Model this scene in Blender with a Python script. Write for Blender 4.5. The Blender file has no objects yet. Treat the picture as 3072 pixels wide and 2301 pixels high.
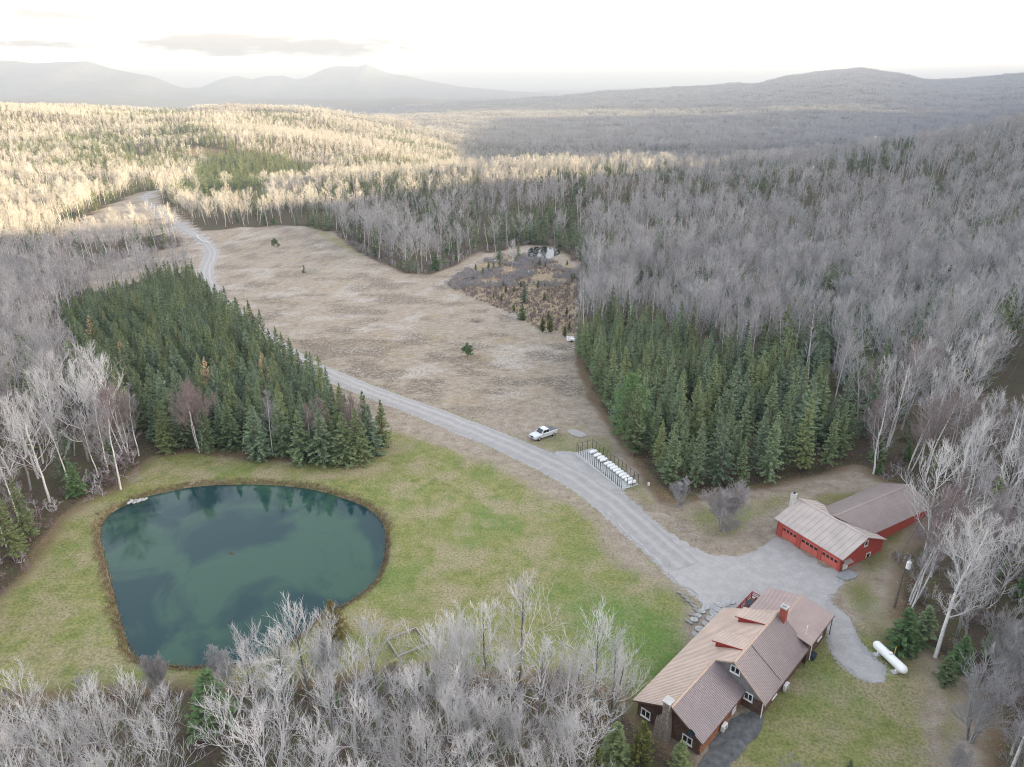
import bpy, bmesh, math, random
import numpy as np
from mathutils import Vector, Matrix, noise as mnoise

S = bpy.context.scene
COL = S.collection
R = math.radians
PI = math.pi

# ------------------------------------------------------------------ camera
CAM_H = 62.0
PITCH = R(22.55)
cam_data = bpy.data.cameras.new("camera")
cam_data.sensor_fit = 'HORIZONTAL'
cam_data.sensor_width = 36.0
cam_data.lens = 36.0 * 2131.0 / 3072.0
cam_data.clip_start = 0.5
cam_data.clip_end = 40000.0
cam = bpy.data.objects.new("camera", cam_data)
cam.location = (0, 0, CAM_H)
cam.rotation_euler = (R(90) - PITCH, 0, 0)
COL.objects.link(cam)
S.camera = cam

# ------------------------------------------------------------------ sky, sun, exposure
SUN_AZ = R(95)        # to the right of the viewing direction
SUN_EL = R(7.5)
world = bpy.data.worlds.new("World")
S.world = world
world.use_nodes = True
wt = world.node_tree
wt.nodes.clear()
w_out = wt.nodes.new("ShaderNodeOutputWorld")
w_bg = wt.nodes.new("ShaderNodeBackground")
sky = wt.nodes.new("ShaderNodeTexSky")
sky.sky_type = 'NISHITA'
sky.sun_disc = False
sky.sun_elevation = SUN_EL
sky.sun_rotation = SUN_AZ
sky.altitude = 300
sky.air_density = 1.0
sky.dust_density = 2.0
sky.ozone_density = 0.3
w_bg.inputs['Strength'].default_value = 0.15
hs = wt.nodes.new("ShaderNodeHueSaturation")      # thin veil of high cloud takes most of the colour out of the sky
hs.inputs['Saturation'].default_value = 0.50
wb = wt.nodes.new("ShaderNodeMix"); wb.data_type = 'RGBA'; wb.blend_type = 'MULTIPLY'; wb.inputs['Factor'].default_value = 1.0
wb.inputs['B'].default_value = (1.04, .965, 1.05, 1)
wt.links.new(sky.outputs[0], wb.inputs['A'])
wt.links.new(wb.outputs['Result'], hs.inputs['Color'])
# low bank of cloud over the far mountains, shaped by direction
def _wm(op, a, b=None, c=None):
    n = wt.nodes.new("ShaderNodeMath"); n.operation = op
    for i, v in enumerate((a, b, c)):
        if v is None: continue
        if hasattr(v, 'default_value'): wt.links.new(v, n.inputs[i])
        else: n.inputs[i].default_value = v
    return n.outputs[0]
_tc = wt.nodes.new("ShaderNodeTexCoord"); _sx = wt.nodes.new("ShaderNodeSeparateXYZ")
wt.links.new(_tc.outputs['Generated'], _sx.inputs[0])
_az = _wm('ARCTAN2', _sx.outputs[0], _sx.outputs[1]); _el = _wm('ARCSINE', _sx.outputs[2])
_cv = wt.nodes.new("ShaderNodeCombineXYZ")
wt.links.new(_wm('MULTIPLY', _az, 12.0), _cv.inputs[0]); wt.links.new(_wm('MULTIPLY', _el, 58.0), _cv.inputs[1])
_cn = wt.nodes.new("ShaderNodeTexNoise"); _cn.inputs['Scale'].default_value = 1.0; _cn.inputs['Detail'].default_value = 7; _cn.inputs['Roughness'].default_value = .6
wt.links.new(_cv.outputs[0], _cn.inputs['Vector'])
_cb = wt.nodes.new("ShaderNodeTexNoise"); _cb.inputs['Scale'].default_value = .45; _cb.inputs['Detail'].default_value = 3
wt.links.new(_cv.outputs[0], _cb.inputs['Vector'])
def _bank(a0, wa, e0, we):
    p = _wm('POWER', _wm('ABSOLUTE', _wm('DIVIDE', _wm('SUBTRACT', _az, R(a0)), R(wa))), 4.0)
    q = _wm('POWER', _wm('ABSOLUTE', _wm('DIVIDE', _wm('SUBTRACT', _el, R(e0)), R(we))), 2.0)
    return _wm('SUBTRACT', 1.0, _wm('MINIMUM', _wm('ADD', p, q), 4.0))
_d = _wm('MAXIMUM', _bank(-17.5, 10.5, 2.75, .75), _wm('SUBTRACT', _bank(-33, 6.5, 2.55, .35), .25))
_d = _wm('MAXIMUM', _d, _wm('SUBTRACT', _bank(-29, 5, 4.2, .6), .55))
_d = _wm('MAXIMUM', _d, _wm('SUBTRACT', _bank(150, 60, 4.0, 1.5), .2))
_cl = wt.nodes.new("ShaderNodeMapRange"); _cl.interpolation_type = 'SMOOTHSTEP'
wt.links.new(_wm('ADD', _wm('MULTIPLY', _d, .55), _wm('MULTIPLY', _wm('SUBTRACT', _cn.outputs['Fac'], .5), 2.1)), _cl.inputs['Value'])
_cl.inputs['From Min'].default_value = -.15; _cl.inputs['From Max'].default_value = .45
_sh = wt.nodes.new("ShaderNodeMapRange")          # cloud base darker than its top
wt.links.new(_wm('ADD', _el, _wm('MULTIPLY', _wm('SUBTRACT', _cb.outputs['Fac'], .5), .012)), _sh.inputs['Value'])
_sh.inputs['From Min'].default_value = R(2.0); _sh.inputs['From Max'].default_value = R(3.5)
_cc = wt.nodes.new("ShaderNodeMix"); _cc.data_type = 'RGBA'
wt.links.new(_sh.outputs[0], _cc.inputs['Factor'])
_cc.inputs['A'].default_value = (.10, .09, .115, 1); _cc.inputs['B'].default_value = (.30, .27, .285, 1)
_cm = wt.nodes.new("ShaderNodeMix"); _cm.data_type = 'RGBA'; _cm.blend_type = 'MULTIPLY'
wt.links.new(_cl.outputs[0], _cm.inputs['Factor']); wt.links.new(hs.outputs[0], _cm.inputs['A']); wt.links.new(_cc.outputs['Result'], _cm.inputs['B'])
wt.links.new(_cm.outputs['Result'], w_bg.inputs['Color'])
wt.links.new(w_bg.outputs[0], w_out.inputs['Surface'])

sun_data = bpy.data.lights.new("sun", 'SUN')
sun_data.energy = 5.0
sun_data.angle = R(0.53)
sun_data.color = (1.0, 0.78, 0.39)
sun = bpy.data.objects.new("sun", sun_data)
_sd = Vector((math.sin(SUN_AZ) * math.cos(SUN_EL), math.cos(SUN_AZ) * math.cos(SUN_EL), math.sin(SUN_EL)))
sun.rotation_euler = _sd.to_track_quat('Z', 'Y').to_euler()
sun.location = (300, 100, 400)
COL.objects.link(sun)

S.view_settings.view_transform = 'Standard'
S.view_settings.look = 'None'
S.view_settings.gamma = 1.0
S.view_settings.use_curve_mapping = False
S.view_settings.exposure = 2.78
S.render.engine = 'CYCLES'
S.cycles.use_denoising = True
S.cycles.use_adaptive_sampling = False
S.cycles.pixel_filter_type = 'BLACKMAN_HARRIS'
S.cycles.filter_width = 1.1
S.cycles.denoising_prefilter = 'NONE'
S.cycles.max_bounces = 4
S.cycles.diffuse_bounces = 2
S.cycles.glossy_bounces = 3
S.cycles.transmission_bounces = 4
S.cycles.transparent_max_bounces = 8
S.cycles.volume_bounces = 0
S.cycles.sample_clamp_indirect = 1.0

# ------------------------------------------------------------------ projection helpers (photograph pixel -> point on the ground)
F_PX = 2131.0
SP, CP = math.sin(PITCH), math.cos(PITCH)
K = 3072.0 / 2212.0           # the coordinates below were read off a 2212 px wide view

def ray(x, y):
    u = (x * K - 1536.0) / F_PX
    v = (y * K - 1150.5) / F_PX
    return u, CP - v * SP, -(SP + v * CP)

def rng(seed):
    return np.random.default_rng(seed)

def sm(t):
    t = np.clip(t, 0.0, 1.0)
    return t * t * (3 - 2 * t)

# value noise on numpy arrays
_perm = rng(7).random((256, 256))
def vnoise(x, y, seed=0):
    x = np.asarray(x, float) + seed * 17.13
    y = np.asarray(y, float) + seed * 9.71
    xi = np.floor(x).astype(int); yi = np.floor(y).astype(int)
    fx = x - xi; fy = y - yi
    fx = fx * fx * (3 - 2 * fx); fy = fy * fy * (3 - 2 * fy)
    a = _perm[xi & 255, yi & 255]; b = _perm[(xi + 1) & 255, yi & 255]
    c = _perm[xi & 255, (yi + 1) & 255]; d = _perm[(xi + 1) & 255, (yi + 1) & 255]
    return (a * (1 - fx) + b * fx) * (1 - fy) + (c * (1 - fx) + d * fx) * fy

def fbm(x, y, o=4, seed=0):
    s = 0; a = 0.5; f = 1.0; t = 0
    for i in range(o):
        s = s + a * vnoise(np.asarray(x) * f, np.asarray(y) * f, seed + i * 3); t += a
        a *= 0.5; f *= 2.0
    return s / t

# ------------------------------------------------------------------ terrain height
_gy = np.array([-3000, -600, 0, 60, 100, 112, 135, 160, 200, 240, 280, 340, 400, 500, 600, 900, 1500, 3000, 9000], float)
_gz = np.array([10, 5, .5, .1, 0, -.35, -1.9, -4.2, -8.0, -11.2, -13.6, -16, -17.6, -19.6, -21, -24, -26, -26, -26], float)
_sy = np.arange(-3000, 9000, 2.0)
_sz = np.interp(_sy, _gy, _gz)
_kk = np.hanning(15); _kk /= _kk.sum()
_sz = np.convolve(np.pad(_sz, 7, mode='edge'), _kk, mode='valid')

# skyline of the long wooded hill beyond the valley: view pixel -> height at 7 km
_FH = [(300, 262), (560, 262), (700, 258), (800, 249), (900, 236), (1000, 224), (1120, 218), (1200, 213), (1300, 203), (1420, 196),
       (1560, 189), (1640, 188), (1700, 172), (1760, 164), (1860, 156), (1930, 165), (2000, 181), (2080, 178), (2212, 166), (2500, 150), (2900, 150)]
FAR_Y = 7000.0
_fx, _fz = [], []
for (a, b) in _FH:
    u, fw, dn = ray(a, b)
    _fx.append(u / fw); _fz.append(CAM_H + dn / fw * FAR_Y)
_fx = np.array(_fx); _fz = np.array(_fz)

def hz(x, y):
    x = np.asarray(x, float); y = np.asarray(y, float)
    z = np.interp(y, _sy, _sz)
    # right-hand wooded slope
    d = np.clip(x - 0.22 * y - 18, 0, None)
    d = np.where(y < 60, np.clip(x - 62 - 0.1 * np.abs(y), 0, None), d)
    dd = np.clip(d, 0, 420)
    z = z + (0.045 * dd + 0.00028 * dd * dd) * sm((y + 100) / 200) * (1 - 0.85 * sm((y - 640) / 500))
    # low crest that hides the valley
    z = z + 15 * np.exp(-((y - 590 - 0.10 * x) / 95.0) ** 2) * sm((x + 190) / 150)
    # valley behind it
    wx = sm((x + 0.16 * y + 40) / 260)
    z = z - 46 * sm((y - 680) / 450) * wx
    # sunny hill on the left
    z = z + 24 * sm((y - 420) / 1000) * sm((-x - 0.10 * y - 20) / 300)
    z = z + 20 * sm((-x - 0.42 * y) / 350) * sm((y - 600) / 900)
    z = z - 60 * sm((y - 1750) / 900) * (1 - wx)
    # long far hill
    q = np.clip(x / np.maximum(y, 1.0), -1.2, 1.6)
    zc = np.interp(q, _fx, _fz)
    t = sm((y - 2000) / (FAR_Y - 2000)) ** 1.15
    far = (zc + 72) * t * sm((q + 0.62) / 0.25)
    back = 1 - 0.9 * sm((y - FAR_Y) / 3000)
    z = z + np.where(y > 1800, far * back, 0)
    # high hill beyond the right edge, which holds the low sun off the farm
    hc = np.interp(y, [-900, -600, 0, 200, 330, 450, 560, 620, 700, 850, 1100, 1300], [0, 150, 146, 132, 108, 98, 70, 46, 34, 10, -20, -60])
    lim = 0.80 * np.maximum(y, 0) + 85
    hc = np.where(y > 690, hc + ((lim + 160) * .1317 - 32 - hc) * sm((y - 690) / 130), hc)  # unseen hills added outside the right edge to shade the valley
    a = sm((x - lim) / np.maximum(np.maximum(720, lim + 160) - lim, 1)) * (1 - sm((x - np.maximum(1000, lim + 450)) / 700))
    z = np.where(y < 3000, np.maximum(z, z + (hc - z) * a), z)
    # and an unseen higher one farther round, added to keep the far hillside dim
    b = np.exp(-((x - 6300) / 1100.0) ** 2 - ((y - 4700) / 2700.0) ** 2)
    z = z + 1000 * b * sm((x - .8 * y - 200) / 900)
    # relief
    lh = sm((y - 480) / 300) * sm((-x - .12 * y) / 200) * (1 - sm((y - 2200) / 600))
    z = z + lh * (fbm(x / 330, y / 240, 3, 91) - .5) * 42
    am = sm((np.hypot(x, y - 80) - 120) / 300)
    z = z + am * (fbm(x / 130, y / 130, 4, 3) - .5) * 9 * (1 + 2.5 * sm((y - 1500) / 2500))
    z = z + (1 - am) * (fbm(x / 30, y / 30, 3, 5) - .5) * 0.35
    return z

def hz1(x, y):
    return float(hz(np.array([x]), np.array([y]))[0])

def at(px, py, dz=0.0):
    """photograph point (2212 px view) -> world point on the ground"""
    u, fw, dn = ray(px, py)
    t = np.concatenate([np.arange(30, 400, 1.0), np.arange(400, 3000, 6.0)])
    g = hz(u * t, fw * t) + dz - (CAM_H + dn * t)
    i = int(np.argmax(g > 0))
    if not (g > 0).any():
        i = len(t) - 1
    a, b = t[max(i - 1, 0)], t[i]
    for _ in range(20):
        m = .5 * (a + b)
        if hz1(u * m, fw * m) + dz > CAM_H + dn * m: b = m
        else: a = m
    return Vector((u * b, fw * b, hz1(u * b, fw * b)))

def at_top(px, py, h):
    """ground point of something h tall whose top shows at this pixel"""
    p = at(px, py, h)
    return Vector((p.x, p.y, hz1(p.x, p.y)))

def at_z(px, py, z):
    u, fw, dn = ray(px, py)
    t = (z - CAM_H) / dn
    return Vector((u * t, fw * t, z))

def poly(pts):
    return np.array([at(*p)[:2] for p in pts])

def inside(P, x, y):
    x = np.asarray(x, float); y = np.asarray(y, float)
    c = np.zeros(x.shape, bool)
    n = len(P); j = n - 1
    for i in range(n):
        xi, yi = P[i]; xj, yj = P[j]
        k = ((yi > y) != (yj > y)) & (x < (xj - xi) * (y - yi) / (yj - yi + 1e-12) + xi)
        c ^= k
        j = i
    return c

def sdist(P, x, y, closed=True):
    """signed distance, positive inside"""
    x = np.asarray(x, float); y = np.asarray(y, float)
    d = np.full(x.shape, 1e9)
    n = len(P)
    for i in range(n if closed else n - 1):
        ax, ay = P[i]; bx, by = P[(i + 1) % n]
        ex, ey = bx - ax, by - ay
        L = ex * ex + ey * ey + 1e-9
        t = np.clip(((x - ax) * ex + (y - ay) * ey) / L, 0, 1)
        d = np.minimum(d, np.hypot(x - ax - t * ex, y - ay - t * ey))
    if not closed:
        return d
    return np.where(inside(P, x, y), d, -d)

def smooth_line(P, n=8, closed=False):
    P = [np.asarray(p, float) for p in P]
    N = len(P); out = []
    for i in range(N if closed else N - 1):
        p0 = P[(i - 1) % N] if (closed or i > 0) else P[0]
        p1 = P[i]; p2 = P[(i + 1) % N]
        p3 = P[(i + 2) % N] if (closed or i + 2 < N) else P[-1]
        for k in range(n):
            t = k / n
            out.append(.5 * (2 * p1 + (p2 - p0) * t + (2 * p0 - 5 * p1 + 4 * p2 - p3) * t * t + (3 * p1 - p0 - 3 * p2 + p3) * t ** 3))
    if not closed: out.append(P[-1])
    return np.array(out)

# ------------------------------------------------------------------ object helpers
def tag(o, label=None, cat=None, group=None, kind=None):
    if label: o['label'] = label
    if cat: o['category'] = cat
    if group: o['group'] = group
    if kind: o['kind'] = kind
    return o

def link(o, parent=None):
    COL.objects.link(o)
    if parent is not None: o.parent = parent
    return o

def empty(name, loc=(0, 0, 0), rz=0.0, label=None, cat=None, group=None):
    o = bpy.data.objects.new(name, None)
    o.empty_display_size = 0.3
    o.location = loc; o.rotation_euler = (0, 0, rz)
    link(o)
    return tag(o, label, cat, group)

def np_mesh(name, V, F, mats=(), smooth=False):
    """V (n,3), F (m,k) one polygon size"""
    V = np.asarray(V, np.float32); F = np.asarray(F, np.int32)
    me = bpy.data.meshes.new(name)
    me.vertices.add(len(V)); me.vertices.foreach_set("co", V.ravel())
    k = F.shape[1]
    me.loops.add(F.size); me.loops.foreach_set("vertex_index", F.ravel())
    me.polygons.add(len(F))
    me.polygons.foreach_set("loop_start", np.arange(0, F.size, k, dtype=np.int32))
    me.polygons.foreach_set("loop_total", np.full(len(F), k, np.int32))
    if smooth: me.polygons.foreach_set("use_smooth", np.ones(len(F), bool))
    me.update(calc_edges=True)
    for m in mats: me.materials.append(m)
    return me

class MB:
    """collects boxes, prisms, tubes into one mesh"""
    def __init__(s):
        s.v = []; s.f = []
    def add(s, v, f):
        o = len(s.v)
        s.v += [tuple(p) for p in v]
        s.f += [tuple(o + i for i in q) for q in f]
        return s
    def box(s, x0, x1, y0, y1, z0, z1):
        return s.add([(x0, y0, z0), (x1, y0, z0), (x1, y1, z0), (x0, y1, z0), (x0, y0, z1), (x1, y0, z1), (x1, y1, z1), (x0, y1, z1)],
                     [(0, 3, 2, 1), (4, 5, 6, 7), (0, 1, 5, 4), (1, 2, 6, 5), (2, 3, 7, 6), (3, 0, 4, 7)])
    def hexa(s, b, t):
        """four bottom points, four top points, same turn"""
        return s.add(list(b) + list(t), [(0, 3, 2, 1), (4, 5, 6, 7), (0, 1, 5, 4), (1, 2, 6, 5), (2, 3, 7, 6), (3, 0, 4, 7)])
    def prism(s, P, d):
        """polygon P pushed along vector d"""
        n = len(P); d = Vector(d)
        return s.add([Vector(p) for p in P] + [Vector(p) + d for p in P],
                     [tuple(range(n))[::-1], tuple(range(n, 2 * n))] + [(i, (i + 1) % n, n + (i + 1) % n, n + i) for i in range(n)])
    def tube(s, pts, r, n=8, cap=True):
        pts = [Vector(p) for p in pts]
        rr = r if isinstance(r, (list, tuple)) else [r] * len(pts)
        o = len(s.v)
        for i, p in enumerate(pts):
            d = (pts[min(i + 1, len(pts) - 1)] - pts[max(i - 1, 0)])
            d = d.normalized() if d.length > 1e-9 else Vector((0, 0, 1))
            a = d.orthogonal().normalized() if abs(d.z) > .999 else Vector((0, 0, 1)).cross(d).normalized()
            b = d.cross(a)
            for k in range(n):
                t = 2 * PI * k / n
                s.v.append(tuple(p + (a * math.cos(t) + b * math.sin(t)) * rr[i]))
        for i in range(len(pts) - 1):
            for k in range(n):
                s.f.append((o + i * n + k, o + i * n + (k + 1) % n, o + (i + 1) * n + (k + 1) % n, o + (i + 1) * n + k))
        if cap:
            s.f.append(tuple(o + k for k in range(n))[::-1])
            s.f.append(tuple(o + (len(pts) - 1) * n + k for k in range(n)))
        return s
    def mesh(s, name, mat, smooth=False):
        me = bpy.data.meshes.new(name)
        me.from_pydata(s.v, [], s.f); me.update()
        if smooth:
            me.polygons.foreach_set("use_smooth", np.ones(len(me.polygons), bool))
        if mat: me.materials.append(mat)
        return me
    def obj(s, name, mat, parent=None, smooth=False, bevel=0):
        o = bpy.data.objects.new(name, s.mesh(name, mat, smooth))
        link(o, parent)
        if bevel:
            m = o.modifiers.new("bevel", 'BEVEL'); m.width = bevel; m.segments = 2; m.limit_method = 'ANGLE'
        return o

def place(name, me, parent=None, loc=None, rot=None):
    o = bpy.data.objects.new(name, me)
    link(o, parent)
    if loc is not None: o.location = loc
    if rot is not None: o.rotation_euler = rot
    return o

# ------------------------------------------------------------------ material helpers
class NT:
    def __init__(s, name):
        s.m = bpy.data.materials.new(name); s.m.use_nodes = True
        s.t = s.m.node_tree; s.t.nodes.clear()
        s.out = s.t.nodes.new("ShaderNodeOutputMaterial")
        s.b = s.t.nodes.new("ShaderNodeBsdfPrincipled")
        s.t.links.new(s.b.outputs[0], s.out.inputs[0])
    def n(s, typ, **kw):
        nd = s.t.nodes.new(typ)
        for k, v in kw.items(): setattr(nd, k, v)
        return nd
    def l(s, a, b): s.t.links.new(a, b)
    def coord(s, what='Object', scale=(1, 1, 1)):
        c = s.n("ShaderNodeTexCoord"); m = s.n("ShaderNodeMapping")
        m.inputs['Scale'].default_value = scale
        s.l(c.outputs[what], m.inputs[0]); return m.outputs[0]
    def pos(s, scale=(1, 1, 1)):
        c = s.n("ShaderNodeNewGeometry"); m = s.n("ShaderNodeMapping")
        m.inputs['Scale'].default_value = scale
        s.l(c.outputs['Position'], m.inputs[0]); return m.outputs[0]
    def noise(s, vec, scale, detail=4, rough=.55, dist=0.0):
        n = s.n("ShaderNodeTexNoise"); n.inputs['Scale'].default_value = scale
        n.inputs['Detail'].default_value = detail; n.inputs['Roughness'].default_value = rough
        n.inputs['Distortion'].default_value = dist
        if vec is not None: s.l(vec, n.inputs['Vector'])
        return n.outputs['Fac']
    def ramp(s, fac, stops, interp='LINEAR'):
        r = s.n("ShaderNodeValToRGB"); r.color_ramp.interpolation = interp
        e = r.color_ramp.elements
        while len(e) < len(stops): e.new(.5)
        for i, (p, c) in enumerate(stops):
            e[i].position = p
            e[i].color = (c[0], c[1], c[2], 1) if not isinstance(c, (int, float)) else (c, c, c, 1)
        s.l(fac, r.inputs[0]); return r.outputs[0]
    def mix(s, fac, a, b, mode='MIX'):
        m = s.n("ShaderNodeMix"); m.data_type = 'RGBA'; m.blend_type = mode
        for sock, val in ((m.inputs['Factor'], fac), (m.inputs['A'], a), (m.inputs['B'], b)):
            if hasattr(val, 'default_value'): s.l(val, sock)
            elif isinstance(val, (int, float)): sock.default_value = val if sock.type == 'VALUE' else (val, val, val, 1)
            else: sock.default_value = (*val[:3], 1)
        return m.outputs['Result']
    def mixf(s, fac, a, b):
        m = s.n("ShaderNodeMix"); m.data_type = 'FLOAT'
        for sock, val in ((m.inputs[0], fac), (m.inputs[2], a), (m.inputs[3], b)):
            if hasattr(val, 'default_value'): s.l(val, sock)
            else: sock.default_value = val
        return m.outputs[0]
    def math(s, op, a, b=None, clamp=False):
        m = s.n("ShaderNodeMath", operation=op, use_clamp=clamp)
        for i, val in enumerate((a, b)):
            if val is None: continue
            if hasattr(val, 'default_value'): s.l(val, m.inputs[i])
            else: m.inputs[i].default_value = val
        return m.outputs[0]
    def attr(s, name, out='Color'):
        a = s.n("ShaderNodeAttribute", attribute_name=name); return a.outputs[out]
    def sep(s, c):
        n = s.n("ShaderNodeSeparateColor"); s.l(c, n.inputs[0]); return n.outputs
    def rand(s):
        return s.n("ShaderNodeObjectInfo").outputs['Random']
    def bump(s, h, strength=.4, dist=.05):
        b = s.n("ShaderNodeBump"); b.inputs['Strength'].default_value = strength; b.inputs['Distance'].default_value = dist
        s.l(h, b.inputs['Height']); s.l(b.outputs[0], s.b.inputs['Normal']); return b
    def set(s, color=None, rough=None, spec=None, metal=None):
        for k, v in (('Base Color', color), ('Roughness', rough), ('Specular IOR Level', spec), ('Metallic', metal)):
            if v is None: continue
            if hasattr(v, 'default_value'): s.l(v, s.b.inputs[k])
            elif k == 'Base Color': s.b.inputs[k].default_value = (*v, 1)
            else: s.b.inputs[k].default_value = v
        return s.m

def simple(name, color, rough=.7, var=.12, scale=3.0, metal=0, spec=.3, bump=0):
    """plain material with a little uneven tone"""
    t = NT(name)
    f = t.noise(t.coord('Object'), scale, 5, .6)
    a = tuple(max(0, c * (1 - var)) for c in color); b = tuple(min(1, c * (1 + var)) for c in color)
    t.set(t.ramp(f, [(.3, a), (.7, b)]), rough, spec, metal)
    if bump: t.bump(f, bump, .02)
    return t.m

# ================================================================== LARGE STRUCTURE
# ------------------------------------------------------------------ outlines on the ground
POND_Z = -0.55
_pond_px = [(240, 1108), (300, 1078), (360, 1062), (430, 1050), (520, 1046), (610, 1049), (680, 1058), (740, 1075), (790, 1095), (822, 1120), (835, 1150),
            (837, 1185), (830, 1225), (810, 1260), (775, 1290), (740, 1312), (690, 1338), (650, 1372), (600, 1410), (540, 1432), (470, 1440), (400, 1444),
            (330, 1436), (290, 1422), (265, 1370), (250, 1310), (235, 1250), (222, 1200), (214, 1160), (220, 1130)]
POND = smooth_line([at_z(a, b, POND_Z)[:2] for a, b in _pond_px], 6, True)

PLANT_L = poly([(335, 985), (420, 975), (520, 990), (640, 998), (760, 1002), (832, 960), (775, 922), (705, 866), (635, 810), (565, 752), (500, 698), (452, 648),
                (420, 620), (330, 632), (240, 664), (160, 706), (140, 745), (190, 830), (250, 900)])
PLANT_R = poly([(1243, 752), (1252, 800), (1285, 875), (1335, 945), (1385, 1020), (1430, 1085), (1520, 1078), (1600, 1060), (1700, 1042), (1790, 1020), (1850, 990),
                (1825, 940), (1780, 888), (1700, 845), (1560, 805), (1480, 762), (1400, 735), (1300, 722)])
# open ground: farm yard, pond lawn, big field, wetland
OPEN = poly([(-60, 1500), (0, 1300), (60, 1250), (110, 1180), (150, 1120), (205, 1080), (262, 1062), (340, 990), (420, 975), (520, 990), (640, 998), (760, 1002), (836, 958),
             (790, 918), (710, 858), (640, 802), (570, 745), (505, 692), (455, 642), (425, 612), (380, 602), (300, 608), (205, 632), (192, 590), (260, 562), (330, 547), (404, 530),
             (392, 512), (350, 506), (300, 512), (240, 522), (160, 522), (120, 512), (190, 468), (250, 440), (300, 415), (345, 412), (345, 440), (390, 470), (430, 498),
             (480, 496), (560, 491), (650, 487), (720, 503), (760, 540), (800, 560), (870, 592), (935, 594), (985, 575), (1035, 546), (1062, 548), (1140, 530), (1190, 530), (1250, 572),
             (1246, 640), (1250, 730), (1245, 790), (1280, 875), (1332, 945), (1382, 1020), (1440, 1095), (1600, 1066), (1720, 1045), (1850, 1010), (1870, 1030),
             (1990, 1085), (2010, 1125), (1930, 1190), (1925, 1260), (1905, 1330), (1960, 1390), (2040, 1440), (2110, 1520), (2120, 1657),
             (2100, 1760), (1560, 1720), (1500, 1640), (1390, 1530), (1350, 1480), (1200, 1445), (900, 1430), (820, 1440), (740, 1450), (640, 1460), (480, 1475), (330, 1470), (200, 1480), (60, 1490)])
LAWN = poly([(-160, 1600), (-60, 1250), (60, 1150), (180, 1040), (330, 960), (520, 960), (760, 960), (850, 930), (950, 950), (1070, 1005), (1190, 1065), (1300, 1145),
             (1410, 1232), (1505, 1300), (1480, 1420), (1400, 1600), (1100, 1560), (800, 1560), (400, 1580)])
YARD = poly([(1560, 1600), (1640, 1450), (1760, 1330), (1850, 1330), (1920, 1400), (2040, 1500), (2060, 1600), (2040, 1800), (1500, 1800)])
VERGE = poly([(1120, 955), (1200, 920), (1320, 940), (1380, 1020), (1440, 1095), (1600, 1066), (1720, 1045), (1780, 1060), (1680, 1130), (1560, 1190), (1440, 1130), (1330, 1060), (1210, 990)])
SWALE = poly([(655, 487), (690, 488), (790, 548), (780, 562), (700, 515)])
MARSH = poly([(955, 612), (1060, 556), (1135, 552), (1250, 575), (1248, 650), (1250, 722), (1165, 712), (1090, 672), (1010, 640)])
PATH_CUT = poly([(2075, 985), (2110, 900), (2160, 800), (2230, 690), (2290, 690), (2230, 830), (2190, 960), (2130, 985)])
FAR_OPEN1 = poly([(395, 322), (470, 320), (520, 338), (480, 345), (420, 335)])
FAR_OPEN2 = poly([(575, 400), (640, 392), (660, 402), (600, 412)])
POND2 = smooth_line([at(a, b)[:2] for a, b in [(1142, 536), (1155, 533), (1185, 532), (1205, 536), (1212, 544), (1195, 553), (1172, 560), (1145, 559), (1138, 548)]], 4, True)
PUDDLE1 = smooth_line([at(a, b)[:2] for a, b in [(997, 606), (1012, 600), (1030, 598), (1034, 601), (1018, 606), (1004, 611)]], 4, True)
PUDDLE2 = smooth_line([at(a, b)[:2] for a, b in [(1130, 591), (1142, 586), (1152, 586), (1150, 592), (1138, 596)]], 4, True)
POND2_Z = min(hz1(*p) for p in POND2) - .25

# gravel road: centre line and half width
_road_px = [(1480, 1225), (1420, 1172), (1350, 1110), (1290, 1062), (1225, 1022), (1150, 985), (1060, 945), (960, 905), (860, 868), (780, 838), (715, 810), (650, 781), (580, 734), (510, 680),
            (468, 638), (447, 605), (447, 578), (455, 560), (458, 545), (445, 526), (420, 507), (390, 488), (360, 467), (330, 449), (315, 435), (313, 424), (325, 416), (350, 411)]
ROAD = smooth_line([at(a, b)[:2] for a, b in _road_px], 10)
DRIVE = smooth_line([at(a, b)[:2] for a, b in [(1535, 1318), (1496, 1280), (1448, 1245), (1398, 1192), (1352, 1146), (1300, 1092), (1330, 1080), (1388, 1112), (1440, 1146), (1500, 1182), (1560, 1203), (1625, 1192), (1678, 1163),
            (1720, 1185), (1770, 1218), (1818, 1248), (1800, 1275), (1790, 1300), (1830, 1338), (1862, 1400), (1905, 1440), (1900, 1472), (1850, 1462), (1806, 1415), (1775, 1345), (1700, 1300), (1620, 1330), (1570, 1345)]], 6, True)
APRON = smooth_line([at(a, b)[:2] for a, b in [(1198, 978), (1222, 976), (1252, 982), (1300, 1020), (1350, 1056), (1330, 1060), (1295, 1048), (1255, 1022), (1220, 1000)]], 5, True)
GPATCH = smooth_line([at(a, b)[:2] for a, b in [(1225, 931), (1242, 929), (1258, 934), (1268, 941), (1256, 945), (1243, 942), (1232, 937)]], 5, True)
GPAVE = smooth_line([at(a, b)[:2] for a, b in [(1515, 1640), (1540, 1600), (1575, 1560), (1625, 1535), (1650, 1545), (1640, 1580), (1610, 1620), (1575, 1657), (1545, 1700), (1500, 1690)]], 5, True)

def road_z(x, y): return hz(x, y) + 0.03

# ------------------------------------------------------------------ ground sheet with cover attributes
def axis(lo, hi, a, b, step, g):
    mid = list(np.arange(a, b + 1e-6, step))
    up = []; p = b; s = step
    while p < hi:
        s *= g; p += s; up.append(min(p, hi))
    dn = []; p = a; s = step
    while p > lo:
        s *= g; p -= s; dn.append(max(p, lo))
    return np.array(dn[::-1] + mid + up)

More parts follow.
